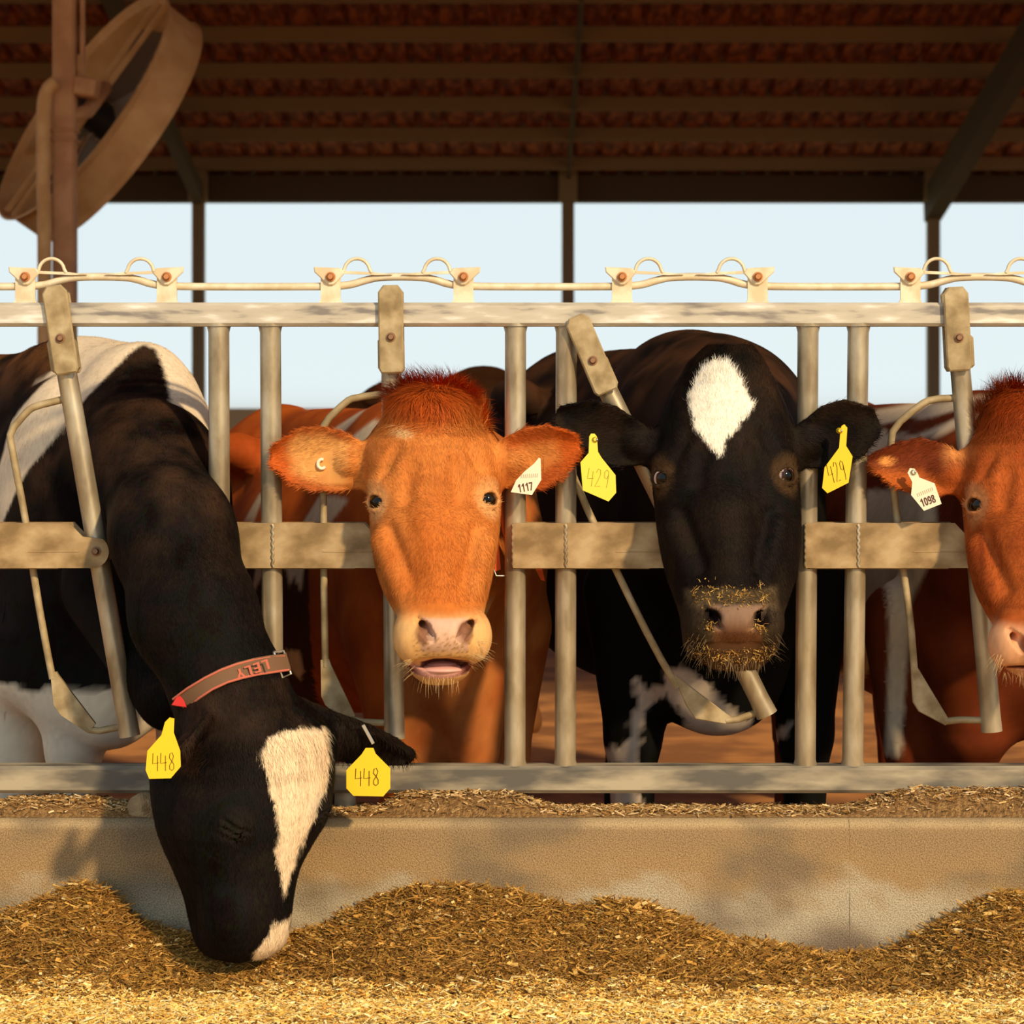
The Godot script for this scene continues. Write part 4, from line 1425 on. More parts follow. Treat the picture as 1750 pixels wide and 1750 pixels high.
func cow_black_grazing() -> void:
	var yaw := deg_to_rad(34.0)
	var ps := [loft(rows_grazing, yaw, 2.3)]
	ps.append(cone(pix(470, 1330, 0.33), pix(415, 1560, 0.36), 0.055, 0.05, 0.03))
	# eyes: nearly shut on this side, a bulge on the far side
	var eyes := [shut_eye(ps, 402, 1412, 0.024, -0.5), shut_eye(ps, 552, 1384, 0.024, 0.3)]
	for e in eyes: ps.append_array(e.ps)
	ps.append(ell(pix(395, 1570, 0.40), Vector3(0.05, 0.055, 0.05), 0.03))
	var er := ear(pix(548, 1252, 0.2), pix(706, 1294, 0.16), Vector3(0.25, -0.6, 0.8), [0.048, 0.05, 0.046, 0.034, 0.012], [0.045, 0.046, 0.04, 0.026, 0.01], 0.012, 0.0, 0.02, 0.014)
	var el := ear(pix(345, 1236, 0.36), pix(306, 1292, 0.48), Vector3(-0.6, 0.1, 0.9), [0.034, 0.048, 0.05, 0.038, 0.014], [0.034, 0.046, 0.046, 0.036, 0.014], 0.014)
	ps.append_array([er, el])
	ps.append(cone(pix(535, 1250, 0.2), pix(600, 1262, 0.19), 0.05, 0.03, 0.03))
	# neck
	ps.append(cone(pix(232, 720, -0.44), pix(262, 810, -0.18), 0.15, 0.135, 0.08))
	ps.append(cone(pix(262, 810, -0.18), pix(296, 915, 0.09), 0.13, 0.114, 0.06))
	ps.append(cone(pix(296, 915, 0.09), pix(331, 1050, 0.2), 0.114, 0.116, 0.06))
	ps.append(cone(pix(331, 1050, 0.2), pix(392, 1180, 0.25), 0.116, 0.102, 0.05))
	ps.append(cone(pix(392, 1180, 0.25), pix(420, 1300, 0.28), 0.102, 0.108, 0.05))
	ps.append(cone(pix(252, 640, -0.45), pix(300, 760, -0.3), 0.045, 0.06, 0.1))
	# throat and dewlap hang to the left
	ps.append(cone(pix(200, 1000, -0.3), pix(290, 1190, 0.02), 0.12, 0.07, 0.08))
	ps.append(cone(pix(22, 1100, -0.6), pix(30, 1350, -0.6), 0.1, 0.062, 0.06))
	ps.append(cone(pix(60, 1140, -0.5), pix(190, 1215, -0.42), 0.1, 0.085, 0.07))
	var w := Vector3(-0.9, 0, -0.6)
	ps.append_array(body_prims(w, Vector3(-1.8, 0, -1.9), 0.985))
	var blaze := pv([[450, 1274], [466, 1254], [480, 1246], [520, 1242], [555, 1252], [562, 1300], [557, 1350], [541, 1390], [521, 1430], [508, 1470], [497, 1500], [490, 1520], [487, 1490], [478, 1442], [483, 1410], [480, 1370], [466, 1320]])
	var chin := pv([[476, 1560], [462, 1588], [442, 1612], [440, 1640], [500, 1640], [500, 1560]])
	var saddle := pv([[30, 700], [90, 640], [46, 656], [90, 625], [110, 520], [420, 520], [420, 770], [352, 800], [344, 760], [330, 700], [302, 640], [276, 598], [255, 590], [236, 606], [200, 652], [150, 704], [100, 762], [60, 802], [30, 850], [8, 892], [-20, 940], [-30, 860], [0, 780], [12, 720]])
	var col := func(p: Vector3, n: Vector3) -> Color:
		var big := nz1.get_noise_3dv(p)
		var c := lin(15, 12, 11).lerp(lin(29, 23, 20), clampf(0.4 + big, 0, 1))
		var jit := Vector2(nz2.get_noise_3dv(p * 0.7), nz2.get_noise_3dv(p * 0.7 + Vector3.ONE)) * 6.0
		var f := flat(p, 0.32)
		if p.z > 0.05 and f.y > 1160:
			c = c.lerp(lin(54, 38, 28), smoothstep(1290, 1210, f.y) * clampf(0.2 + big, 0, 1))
			if n.z > -0.3 and f.x < 566 + 0 * f.y: c = c.lerp(lin(236, 212, 180), maxf(inside(blaze, f + jit, 2.5), inside(chin, f + jit, 2.5)))
			for e in eyes:
				c = c.lerp(lin(40, 34, 30), smoothstep(0.05, 0.02, p.distance_to(e.e)) * 0.4)
			var u := (p - er.a).dot(er.e1) / er.L
			if f.x > 570: c = lin(30, 22, 18)
			if f.x < 350 and p.z > 0.36 and f.y < 1310: c = lin(46, 32, 24)
		else:
			var g := flat(p, -0.5)
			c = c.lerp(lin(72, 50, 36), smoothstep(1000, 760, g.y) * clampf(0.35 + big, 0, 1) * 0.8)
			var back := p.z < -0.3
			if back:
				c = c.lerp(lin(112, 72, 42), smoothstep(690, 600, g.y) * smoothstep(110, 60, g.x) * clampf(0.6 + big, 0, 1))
			var wv := 0.0
			if p.z < -0.18: wv = inside(saddle, g + jit * 0.4, 3.5)
			# white belly and legs
			var low := flat(p, -0.5).y + big * 22.0
			if p.z < -0.22: wv = maxf(wv, smoothstep(1160, 1170, low))
			c = c.lerp(lin(240, 224, 200), wv)
		return c
	var cow := {"ps": ps, "col": col, "eyes": eyes, "name": "grazing"}
	cows.append(cow)
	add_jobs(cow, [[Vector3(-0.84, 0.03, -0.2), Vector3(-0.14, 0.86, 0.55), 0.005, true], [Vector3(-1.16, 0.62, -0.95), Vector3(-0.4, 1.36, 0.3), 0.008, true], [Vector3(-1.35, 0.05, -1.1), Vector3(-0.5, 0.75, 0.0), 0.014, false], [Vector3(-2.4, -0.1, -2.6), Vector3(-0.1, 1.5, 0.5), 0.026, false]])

# ---- a brown cow further back
func cow_behind() -> void:
	var ps := body_prims(Vector3(-0.1, 0, -4.0), Vector3(-0.6, 0, -5.6), 0.97)
	ps.append(cone(Vector3(-0.1, 1.08, -4.0), Vector3(0.12, 0.95, -3.4), 0.2, 0.12, 0.08))
	ps.append(cone(Vector3(0.12, 0.98, -3.45), Vector3(0.2, 0.72, -3.2), 0.12, 0.07, 0.05))
	for s in [-1.0, 1.0]: ps.append(cone(Vector3(0.12 + s * 0.08, 1.0, -3.42), Vector3(0.12 + s * 0.22, 0.98, -3.44), 0.04, 0.02, 0.03))
	var col := func(p: Vector3, n: Vector3) -> Color:
		return lin(120, 78, 40).lerp(lin(92, 54, 28), clampf(0.4 + nz1.get_noise_3dv(p), 0, 1))
	var cow := {"ps": ps, "col": col, "eyes": [], "name": "behind"}
	cows.append(cow)
	add_jobs(cow, [[Vector3(-1.2, -0.1, -6.2), Vector3(0.7, 1.5, -2.9), 0.03, false]])

func cow_mesh(cow: Dictionary) -> ArrayMesh:
	var b := MB.new()
	cow.roots = []
	for q in cow.jobs.size():
		var r: Dictionary = jobs[cow.jobs[q]].out
		var at := b.v.size()
		b.v.append_array(r.v)
		b.n.append_array(r.n)
		b.c.append_array(r.c)
		var idx: PackedInt32Array = r.i
		for k in idx.size(): idx[k] += at
		b.i.append_array(idx)
		if cow.jobs[q] in cow.hairy: cow.roots.append(r)
	return b.mesh()

# short lying hair over a finely meshed part; flow(p, n) gives the direction, size(p) [chance, length, lift]
func coat_hair(cow: Dictionary, flow: Callable, size: Callable, sd: int) -> ArrayMesh:
	var rng := RandomNumberGenerator.new()
	rng.seed = sd
	var b := MB.new()
	for r in cow.roots:
		var V: PackedVector3Array = r.v
		var N: PackedVector3Array = r.n
		var C: PackedColorArray = r.c
		for k in V.size():
			var n := N[k]
			if n.z < -0.15: continue
			var p := V[k]
			var s: Array = size.call(p)
			var cnt: float = s[0]
			while cnt > 0.0:
				if rng.randf() < cnt:
					var jit := Vector3(rng.randf_range(-1, 1), rng.randf_range(-1, 1), rng.randf_range(-1, 1))
					var root := p + (jit - n * jit.dot(n)) * 0.003
					var d: Vector3 = flow.call(p, n) + jit * 0.35
					d = (d - n * d.dot(n)).normalized()
					var L: float = s[1] * rng.randf_range(0.6, 1.3)
					var side: Vector3 = n.cross(d) * (s[3] if s.size() > 3 else 0.0007)
					var lift: float = s[2] * rng.randf_range(0.5, 1.4)
					var m := root + d * L * 0.5 + n * (lift * L * 0.7)
					var tip := root + d * L + n * (lift * L)
					var br := rng.randf_range(0.74, 1.3)
					b.col = Color(C[k].r * br, C[k].g * br, C[k].b * br)
					var nn := (n + d * 0.2 * rng.randf_range(-1, 1)).normalized()
					var q := b.v.size()
					b.vert(root - side - n * 0.0006, nn); b.vert(root + side - n * 0.0006, nn); b.vert(m + side * 0.7, nn); b.vert(m - side * 0.7, nn); b.vert(tip, nn)
					b.tri(q, q + 2, q + 1); b.tri(q, q + 3, q + 2); b.tri(q + 3, q + 4, q + 2)
				cnt -= 1.0
	return b.mesh()

func eye_mesh(e: Dictionary, look: Vector3, iris: Color, white: Color, cut: float) -> ArrayMesh:
	var b := MB.new()
	b.sphere(e.c, Vector3.ONE * e.r, Basis.IDENTITY, 28, 18)
	for k in b.v.size():
		var d := b.n[k].dot(look)
		var c := lin(10, 8, 8)
		c = c.lerp(iris, smoothstep(0.86, 0.82, d))
		c = c.lerp(white, smoothstep(cut, cut - 0.04, d))
		b.c[k] = c
	return b.mesh()

# strokes of a hand-written number: list of polylines in a unit box
func strokes(ch: String) -> Array:
	match ch:
		"4": return [[[0.1, 1], [0.0, 0.42], [0.85, 0.46]], [[0.72, 0.85], [0.66, 0.0]]]
		"8": return [[[0.5, 0.52], [0.15, 0.72], [0.25, 0.95], [0.55, 1], [0.75, 0.8], [0.5, 0.52], [0.15, 0.3], [0.15, 0.1], [0.45, 0.0], [0.75, 0.12], [0.75, 0.35], [0.5, 0.52]]]
		"2": return [[[0.1, 0.8], [0.3, 1], [0.65, 0.95], [0.7, 0.7], [0.4, 0.35], [0.05, 0.02], [0.8, 0.06]]]
		"9": return [[[0.75, 0.75], [0.55, 0.5], [0.2, 0.55], [0.15, 0.85], [0.45, 1], [0.72, 0.9], [0.75, 0.75], [0.7, 0.3], [0.6, 0.0]]]
	return []

func written(text: String, center: Vector3, height: float, adv: float, roll: float, weight: float) -> ArrayMesh:
	var b := MB.new()
	var x := -adv * text.length() / 2.0
	for ch in text:
		for st in strokes(ch):
			var pts := PackedVector3Array()
			for q in st:
				var v := Vector2(x + q[0] * adv * 0.9, (q[1] - 0.5) * height).rotated(roll)
				pts.append(center + Vector3(v.x, v.y, 0))
			b.tube(pts, [weight], 5)
		x += adv
	return b.mesh()

func printed(text: String, size_px: float, height: float) -> TextMesh:
	var t := TextMesh.new()
	var f := SystemFont.new()
	f.font_names = PackedStringArray(["Droid Sans"])
	f.font_weight = 700
	t.font = f
	t.text = text
	t.font_size = 48
	t.pixel_size = height / 35.0
	t.depth = 0.0006
	return t

func put_text(called: String, text: String, at: Vector3, height: float, roll: float, squeeze: float, m: Material, parent: Node3D, yaw := 0.0) -> MeshInstance3D:
	var o := part(called, printed(text, 48, height), m, parent)
	o.position = at - parent.global_position
	o.basis = Basis(Vector3.UP, yaw) * Basis(Vector3.BACK, roll) * Basis.from_scale(Vector3(squeeze, 1, 1))
	return o

func ear_tag(cow: Node3D, pts: Array, z: float, m: Material, label: String, pin: Array) -> MeshInstance3D:
	var b := MB.new()
	b.prism(px_poly(pts, z), z - 0.0009, z + 0.0009, 0.0004)
	var o := part("ear_tag", b.mesh(), m, cow)
	tag(o, label)
	if pin.size():
		b = MB.new()
		var w := pix(pin[0], pin[1], z)
		b.tube(PackedVector3Array([w + Vector3(0, 0, -0.012), w + Vector3(0, 0, 0.003), w + Vector3(0, 0, 0.005)]), [0.006, 0.006, 0.003], 12)
		part("button", b.mesh(), m, o)
		b = MB.new()
		b.sphere(pix(pin[0] + 3, pin[1], z + 0.004), Vector3.ONE * 0.0028, Basis.IDENTITY, 10, 6)
		part("pin", b.mesh(), M.pin, o)
	return o

# loose strands: roots along a px list, direction, length
func whiskers(ps: Array, spots: Array, n: int, L: float, colour: Color, sd: int, w := 0.0005) -> ArrayMesh:
	var rng := RandomNumberGenerator.new()
	rng.seed = sd
	var b := MB.new()
	for k in n:
		var s: Array = spots[rng.randi() % spots.size()]
		var p := hit(ps, s[0] + rng.randf_range(-s[2], s[2]), s[1] + rng.randf_range(-s[3], s[3]))
		var d := Vector3(s[4] + rng.randf_range(-0.35, 0.35), s[5] + rng.randf_range(-0.35, 0.35), rng.randf_range(0.1, 0.6)).normalized()
		var l := L * rng.randf_range(0.5, 1.3)
		var br := rng.randf_range(0.7, 1.2)
		b.col = Color(colour.r * br, colour.g * br, colour.b * br)
		b.tube(PackedVector3Array([p, p + d * l * 0.5 + Vector3(0, 0.0, 0.002), p + d * l + Vector3(0, -l * 0.15, 0)]), [w, w * 0.7, w * 0.2], 3, false)
	return b.mesh()

func finish_cows() -> void:
	var by := {}
	for c in cows: by[c.name] = c
	# --- grazing cow
	var c: Dictionary = by.grazing
	var o := thing("cow", Vector3(-0.9, -0.05, -0.6))
	tag(o, "black and white cow reaching over the curb with its head down in the feed", "cow")
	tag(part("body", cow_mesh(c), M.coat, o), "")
	var flow1 := func(p: Vector3, n: Vector3) -> Vector3: return Vector3(0.15, -1.0, 0.2)
	var e1: Vector3 = c.eyes[0].c
	var e1b: Vector3 = c.eyes[1].c
	var sz1 := func(p: Vector3) -> Array:
		if p.y > 0.42 and p.y < 0.5 and p.z > 0.2: return [1.1, 0.018, 0.2, 0.0005]
		if p.x > -0.36 and p.y > 0.4: return [1.0, 0.016, 0.2, 0.0005]
		if p.distance_to(e1) < 0.02 or p.distance_to(e1b) < 0.02: return [0.5, 0.006, 0.08, 0.0004]
		return [1.3, 0.011, 0.11, 0.0004]
	tag(part("coat_hair", coat_hair(c, flow1, sz1, 5), M.hair, o), "", "", "", "stuff")
	# collar
	var up := [[296, 1192], [320, 1174], [350, 1156], [378, 1142], [405, 1132], [432, 1125], [460, 1120], [486, 1118]]
	var dn := [[318, 1212], [340, 1196], [364, 1180], [390, 1168], [414, 1161], [440, 1155], [466, 1151], [494, 1147]]
	var front := []
	for k in up.size():
		var mx: float = (up[k][0] + dn[k][0]) / 2.0
		var my: float = (up[k][1] + dn[k][1]) / 2.0
		var h0 := hit(c.ps, minf(mx, 478.0), my)
		var zz := h0.z + 0.005
		front.append([pix(up[k][0], up[k][1], zz), pix(dn[k][0], dn[k][1], zz + 0.002)])
	# round the back
	var la: Array = front[0]; var ra: Array = front[-1]
	var ringp := front.duplicate()
	for k in range(1, 10):
		var t := PI * k / 10.0
		var mm := (1.0 + cos(t)) * 0.5
		var drop := Vector3(0, 0.0, -sin(t) * 0.17)
		ringp.append([ra[0].lerp(la[0], 1.0 - mm) + drop, ra[1].lerp(la[1], 1.0 - mm) + drop])
	ringp.append(la)
	var b := MB.new()
	var be := MB.new()
	var outs := []
	var cen: Vector3 = (la[0] + ra[1]) * 0.5 + Vector3(0, 0, -0.1)
	for k in ringp.size():
		var pa: Array = ringp[maxi(k - 1, 0)]
		var pb: Array = ringp[mini(k + 1, ringp.size() - 1)]
		var nn: Vector3 = (pb[0] - pa[0] + pb[1] - pa[1]).cross(ringp[k][0] - ringp[k][1]).normalized()
		if nn.dot((ringp[k][0] as Vector3) - cen) < 0.0: nn = -nn
		outs.append(nn)
	for k in ringp.size():
		var q: Array = ringp[k]
		var nn: Vector3 = outs[k]
		var ups: Vector3 = ((q[0] as Vector3) - (q[1] as Vector3)).normalized()
		b.vert(q[1] + nn * 0.004, nn); b.vert(q[0] + nn * 0.004, nn)
		b.vert(q[0] + nn * 0.004, ups); b.vert(q[0], ups)
		b.vert(q[1], -ups); b.vert(q[1] + nn * 0.004, -ups)
		if k == 0: continue
		for e in [0, 2, 4]:
			var i0: int = (k - 1) * 6 + e
			b.tri(i0, i0 + 6, i0 + 7)
			b.tri(i0, i0 + 7, i0 + 1)
	var strap := part("collar", b.mesh(), M.strap, o)
	tag(strap, "brown woven neck collar with pink edges and red lettering")
	for e in 2:
		var pts := PackedVector3Array()
		for k in front.size(): pts.append(front[k][e] + Vector3(0, -0.003 if e == 0 else 0.003, 0.004))
		be.tube(pts, [0.0024], 6)
	part("edging", be.mesh(), M.strap_edge, strap)
	var tp := hit(c.ps, 432, 1143) + Vector3(0, 0, 0.0115)
	var txn := grad(c.ps, hit(c.ps, 432, 1143))
	put_text("lettering", "LELY", pix(432, 1143, tp.z + 0.004), 0.019, PI + deg_to_rad(17), 1.2, M.strap_edge, strap, atan2(txn.x, txn.z) * 0.6)
	b = MB.new()
	b.tube(PackedVector3Array([pix(468, 1115, ra[0].z + 0.012), pix(482, 1158, ra[0].z + 0.012), pix(497, 1152, ra[0].z - 0.01), pix(484, 1112, ra[0].z - 0.01), pix(468, 1115, ra[0].z + 0.012)]), [0.003], 8)
	part("buckle", b.mesh(), M.pin, strap)
	b = MB.new()
	b.prism(px_poly([[293, 1205], [305, 1186], [311, 1187], [319, 1209], [304, 1207]], front[0][0].z + 0.012), front[0][0].z + 0.002, front[0][0].z + 0.014, 0.001)
	part("red_marker", b.mesh(), M.red, strap)
	var tg := ear_tag(o, [[290, 1226], [298, 1228], [297, 1252], [308, 1283], [309, 1310], [292, 1330], [255, 1331], [249, 1316], [252, 1283], [276, 1256], [282, 1234]], 0.50, M.yellow, "yellow ear tag numbered 448 half covered by ear hair", [])
	part("number", written("448", pix(281, 1302, 0.5011), 0.033, 0.0145, 0.03, 0.0007), M.ink, tg)
	tg = ear_tag(o, [[625, 1278], [638, 1278], [642, 1288], [667, 1313], [667, 1347], [655, 1361], [604, 1360], [592, 1347], [592, 1316], [618, 1289]], 0.235, M.yellow, "yellow ear tag handwritten 448 on the low hanging ear", [])
	part("number", written("448", pix(629, 1328, 0.2361), 0.034, 0.0165, 0.02, 0.0009), M.ink, tg)
	b = MB.new()
	b.box(pix(629, 1255, 0.24), Vector3(0.007, 0.042, 0.004), 0.001, Basis(Vector3.BACK, 0.5))
	part("staple", b.mesh(), M.pin, tg)
	var hw := whiskers(c.ps, [[345, 1285, 14, 18, -0.7, -0.5]], 60, 0.035, lin(36, 24, 18), 77, 0.0007)
	tag(part("ear_hair", hw, M.hair, o), "", "", "", "stuff")

	# --- light orange cow
	c = by.orange
	o = thing("cow", Vector3(-0.16, -0.05, -0.62))
	tag(o, "light orange cow with tufted poll looking straight out with its mouth open", "cow")
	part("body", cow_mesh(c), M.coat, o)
	var mid2 := pix(744, 880, 0.2)
	var flow2 := func(p: Vector3, n: Vector3) -> Vector3:
		if p.y > 1.05 and absf(p.x - mid2.x) < 0.14: return Vector3((p.x - mid2.x) * 8.0 + nz1.get_noise_3dv(p * 2.0) * 1.2, 1.0 if p.z < 0.03 else clampf((1.075 - p.y) * 30.0, -0.8, 0.8), 0.3)
		if absf(p.x - mid2.x) > 0.135 and p.y > 0.93: return Vector3(signf(p.x - mid2.x), -0.25, 0)
		return Vector3((p.x - mid2.x) * 5.0, clampf((p.y - mid2.y) * 14.0, -0.9, 0.9), 0.1)
	var e2: Vector3 = c.eyes[0].c
	var e2b: Vector3 = c.eyes[1].c
	var sz2 := func(p: Vector3) -> Array:
		if p.distance_to(e2) < 0.025 or p.distance_to(e2b) < 0.025: return [0.0, 0.01, 0.1]
		var t2 := smoothstep(1.05, 1.1, p.y) * smoothstep(0.125, 0.09, absf(p.x - mid2.x))
		if t2 > 0.0: return [1.0 + 1.5 * t2, 0.009 + 0.026 * t2, 0.1 + (0.22 if p.z > 0.03 else 0.7) * t2, 0.0005]
		if absf(p.x - mid2.x) > 0.15 and p.y > 0.93: return [1.4, 0.013, 0.12, 0.0005]
		if p.y < 0.745: return [0.0 if p.z > 0.27 else 0.5, 0.005, 0.2, 0.0004]
		return [1.7, 0.011, 0.11, 0.0004]
	tag(part("coat_hair", coat_hair(c, flow2, sz2, 6), M.hair, o), "", "", "", "stuff")
	for k in 2: part("eye", eye_mesh(c.eyes[k], Vector3(0, 0.02, 1).normalized(), lin(40, 22, 12), lin(90, 50, 30), 0.3), M.eye, o)
	b = MB.new()
	b.sphere(pix(755, 1143, 0.225), Vector3(0.046, 0.010, 0.045))
	b.sphere(pix(755, 1136, 0.205), Vector3(0.034, 0.010, 0.045))
	tag(part("tongue", b.mesh(), M.tongue, o), "pale pink tongue in the open mouth")
	tag(part("whiskers", whiskers(c.ps, [[745, 1160, 40, 6, 0.0, -1.0], [702, 1140, 8, 14, -1.0, -0.5], [808, 1130, 8, 16, 1.0, -0.4], [820, 1110, 6, 16, 1.0, -0.2]], 110, 0.024, lin(246, 214, 160), 3, 0.0003), M.hair, o), "", "", "", "stuff")
	tg = ear_tag(o, [[921, 782], [924, 784], [925, 820], [909, 846], [873, 841], [882, 821], [896, 806], [913, 792]], 0.085, M.white_tag, "white ear tag printed 1117 on the cow's ear", [])
	put_text("number", "1117", pix(898, 833, 0.0864), 0.0165, deg_to_rad(10), 0.62, M.print_ink, tg)
	b = MB.new()
	for k in 9:
		var w := pix(891 + k * 3.4, 814 - k * 0.2, 0.0862)
		b.box(w, Vector3(0.0012, 0.008, 0.0005), 0.0, Basis(Vector3.BACK, deg_to_rad(-9)))
	part("bar_marks", b.mesh(), M.faint, tg)
	b = MB.new()
	var rp := []
	for k in 10: rp.append([550 + 7 * cos(k * 0.5 + 0.6) , 793 + 8 * sin(k * 0.5 + 0.6), hit(c.ps, 550, 795).z + 0.006])
	b.tube(px_path(rp, 0), [0.0035], 8)
	tag(part("ear_stud", b.mesh(), M.white_tag, o), "small pale ring stud in the hairy ear")
	# orange collar that shows right of the head
	var oc: MeshInstance3D
	for q in [[[852, 845], [858, 845], [863, 925], [858, 905]], [[843, 912], [852, 925], [856, 972], [846, 976]], [[912, 966], [926, 968], [931, 992], [924, 990]]]:
		b = MB.new()
		b.prism(px_poly(q, -0.04 if q[0][0] < 900 else -0.2), -0.06 if q[0][0] < 900 else -0.22, -0.02 if q[0][0] < 900 else -0.18, 0.0)
		var st := part("neck_strap", b.mesh(), M.orange, o)
		tag(st, "orange neck strap showing beside the face")
		if oc == null: oc = st
	b = MB.new()
	b.tube(px_path([[838, 958], [848, 984], [862, 984]], 0.01), [0.0018], 6)
	part("buckle", b.mesh(), M.pin, oc)

	# --- black cow with white forehead
	c = by.black
	o = thing("cow", Vector3(0.49, -0.05, -0.68))
	tag(o, "black cow with a white diamond on its forehead and feed on its muzzle", "cow")
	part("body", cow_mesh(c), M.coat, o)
	var mid3 := pix(1242, 840, 0.2)
	var flow3 := func(p: Vector3, n: Vector3) -> Vector3:
		if absf(p.x - mid3.x) > 0.15 and p.y > 0.95: return Vector3(signf(p.x - mid3.x), -0.25, 0)
		return Vector3((p.x - mid3.x) * 5.0, clampf((p.y - mid3.y) * 14.0, -0.9, 0.9), 0.1)
	var e3: Vector3 = c.eyes[0].c
	var e3b: Vector3 = c.eyes[1].c
	var sz3 := func(p: Vector3) -> Array:
		if p.distance_to(e3) < 0.025 or p.distance_to(e3b) < 0.025: return [0.0, 0.01, 0.1]
		if p.y > 1.16: return [1.5, 0.016, 0.16, 0.0005]
		if absf(p.x - mid3.x) > 0.16 and p.y > 0.95: return [1.0, 0.012, 0.12, 0.0005]
		if p.y < 0.77: return [0.0 if absf(p.x - mid3.x - 0.015) < 0.05 and p.y > 0.69 and p.y < 0.742 else 0.9, 0.006, 0.25, 0.0004]
		return [1.5, 0.011, 0.11, 0.0004]
	tag(part("coat_hair", coat_hair(c, flow3, sz3, 7), M.hair, o), "", "", "", "stuff")
	part("eye", eye_mesh(c.eyes[0], Vector3(-0.12, 0, 1).normalized(), lin(46, 28, 20), lin(210, 190, 180), 0.62), M.eye, o)
	part("eye", eye_mesh(c.eyes[1], Vector3(0.55, 0.05, 0.85).normalized(), lin(52, 30, 22), lin(236, 206, 204), 0.66), M.eye, o)
	tag(part("whiskers", whiskers(c.ps, [[1250, 1132, 54, 9, 0.0, -1.0], [1250, 1128, 54, 10, 0.0, -1.0], [1190, 1105, 18, 24, -0.7, -0.8], [1314, 1102, 18, 24, 0.8, -0.7]], 120, 0.024, lin(160, 136, 104), 4, 0.0003), M.hair, o), "", "", "", "stuff")
	tg = ear_tag(o, [[1007, 746], [1010, 741], [1016, 741], [1020, 746], [1022, 772], [1028, 782], [1052, 812], [1053, 842], [1040, 857], [996, 838], [992, 790], [1006, 774]], 0.075, M.pale_yellow, "pale yellow ear tag handwritten 429 catching the light", [1017, 751])
	part("number", written("429", pix(1024, 817, 0.0761), 0.036, 0.0155, -0.1, 0.0006), M.faint_ink, tg)
	tg = ear_tag(o, [[1438, 728], [1443, 725], [1448, 731], [1446, 762], [1457, 780], [1450, 825], [1414, 843], [1405, 834], [1409, 799], [1434, 765], [1436, 738]], 0.075, M.yellow, "yellow ear tag handwritten 429 hanging before the fence post", [1435, 736])
	part("number", written("429", pix(1431, 806, 0.0761), 0.04, 0.0125, 0.25, 0.0007), M.ink, tg)

	# --- red cow at the right
	c = by.red
	o = thing("cow", Vector3(1.14, -0.05, -0.66))
	tag(o, "red brown cow cut off by the right edge with a white tag in its ear", "cow")
	part("body", cow_mesh(c), M.coat, o)
	var mid4 := pix(744 + 1018, 890, 0.2)
	var flow4 := func(p: Vector3, n: Vector3) -> Vector3:
		if p.y > 1.035 and absf(p.x - mid4.x) < 0.14: return Vector3((p.x - mid4.x) * 8.0 + nz1.get_noise_3dv(p * 2.0) * 1.2, 1.0 if p.z < 0.03 else clampf((1.06 - p.y) * 30.0, -0.8, 0.8), 0.3)
		if absf(p.x - mid4.x) > 0.135 and p.y > 0.93: return Vector3(signf(p.x - mid4.x), -0.5, 0)
		return Vector3((p.x - mid4.x) * 5.0, clampf((p.y - mid4.y) * 14.0, -0.9, 0.9), 0.1)
	var e4: Vector3 = c.eyes[0].c
	var sz4 := func(p: Vector3) -> Array:
		if p.distance_to(e4) < 0.025: return [0.0, 0.01, 0.1]
		var t4 := smoothstep(1.035, 1.085, p.y) * smoothstep(0.125, 0.09, absf(p.x - mid4.x))
		if t4 > 0.0: return [1.0 + 1.5 * t4, 0.009 + 0.026 * t4, 0.1 + (0.22 if p.z > 0.03 else 0.7) * t4, 0.0005]
		if absf(p.x - mid4.x) > 0.15 and p.y > 0.93: return [1.4, 0.013, 0.12, 0.0005]
		if p.y < 0.735: return [0.0 if p.z > 0.26 else 0.5, 0.005, 0.2, 0.0004]
		return [1.7, 0.011, 0.11, 0.0004]
	tag(part("coat_hair", coat_hair(c, flow4, sz4, 8), M.hair, o), "", "", "", "stuff")
	for k in 2: part("eye", eye_mesh(c.eyes[k], Vector3(0, 0.02, 1).normalized(), lin(34, 20, 12), lin(80, 46, 28), 0.3), M.eye, o)
	tag(part("whiskers", whiskers(c.ps, [[1745, 1150, 30, 5, 0.0, -1.0], [1708, 1128, 8, 12, -0.6, -0.8]], 70, 0.022, lin(240, 200, 150), 9, 0.0003), M.hair, o), "", "", "", "stuff")
	tg = ear_tag(o, [[1551, 808], [1555, 800], [1563, 801], [1568, 808], [1571, 816], [1597, 826], [1609, 861], [1579, 873], [1557, 846], [1559, 824]], 0.085, M.white_tag, "white ear tag printed 1098 hanging from the dark red ear", [1561, 807])
	put_text("number", "1098", pix(1586, 856, 0.0864), 0.0165, deg_to_rad(20), 0.62, M.print_ink, tg)
	b = MB.new()
	for k in 9:
		var w := pix(1568 + k * 3.2, 846 - k * 1.3, 0.0862)
		b.box(w, Vector3(0.0012, 0.007, 0.0005), 0.0, Basis(Vector3.BACK, deg_to_rad(20)))
	part("bar_marks", b.mesh(), M.faint, tg)

	# --- brown cow behind
	c = by.behind
	o = thing("cow", Vector3(-0.1, -0.05, -4.0))
	tag(o, "brown cow standing behind, only its back showing between the two front cows", "cow")
	part("body", cow_mesh(c), M.coat, o)

# ------------------------------------------------------------------ feed
var crest_y := [[-300, 1560], [0, 1572], [60, 1548], [120, 1522], [150, 1515], [180, 1530], [210, 1562], [250, 1592], [330, 1608], [440, 1616], [500, 1606], [560, 1588], [640, 1542], [700, 1522], [780, 1520], [880, 1531], [935, 1548], [985, 1562], [1040, 1547], [1090, 1545], [1130, 1560], [1230, 1606], [1320, 1622], [1430, 1642], [1530, 1632], [1600, 1592], [1680, 1542], [1750, 1532], [2050, 1540]]
var nz3 := FastNoiseLite.new()

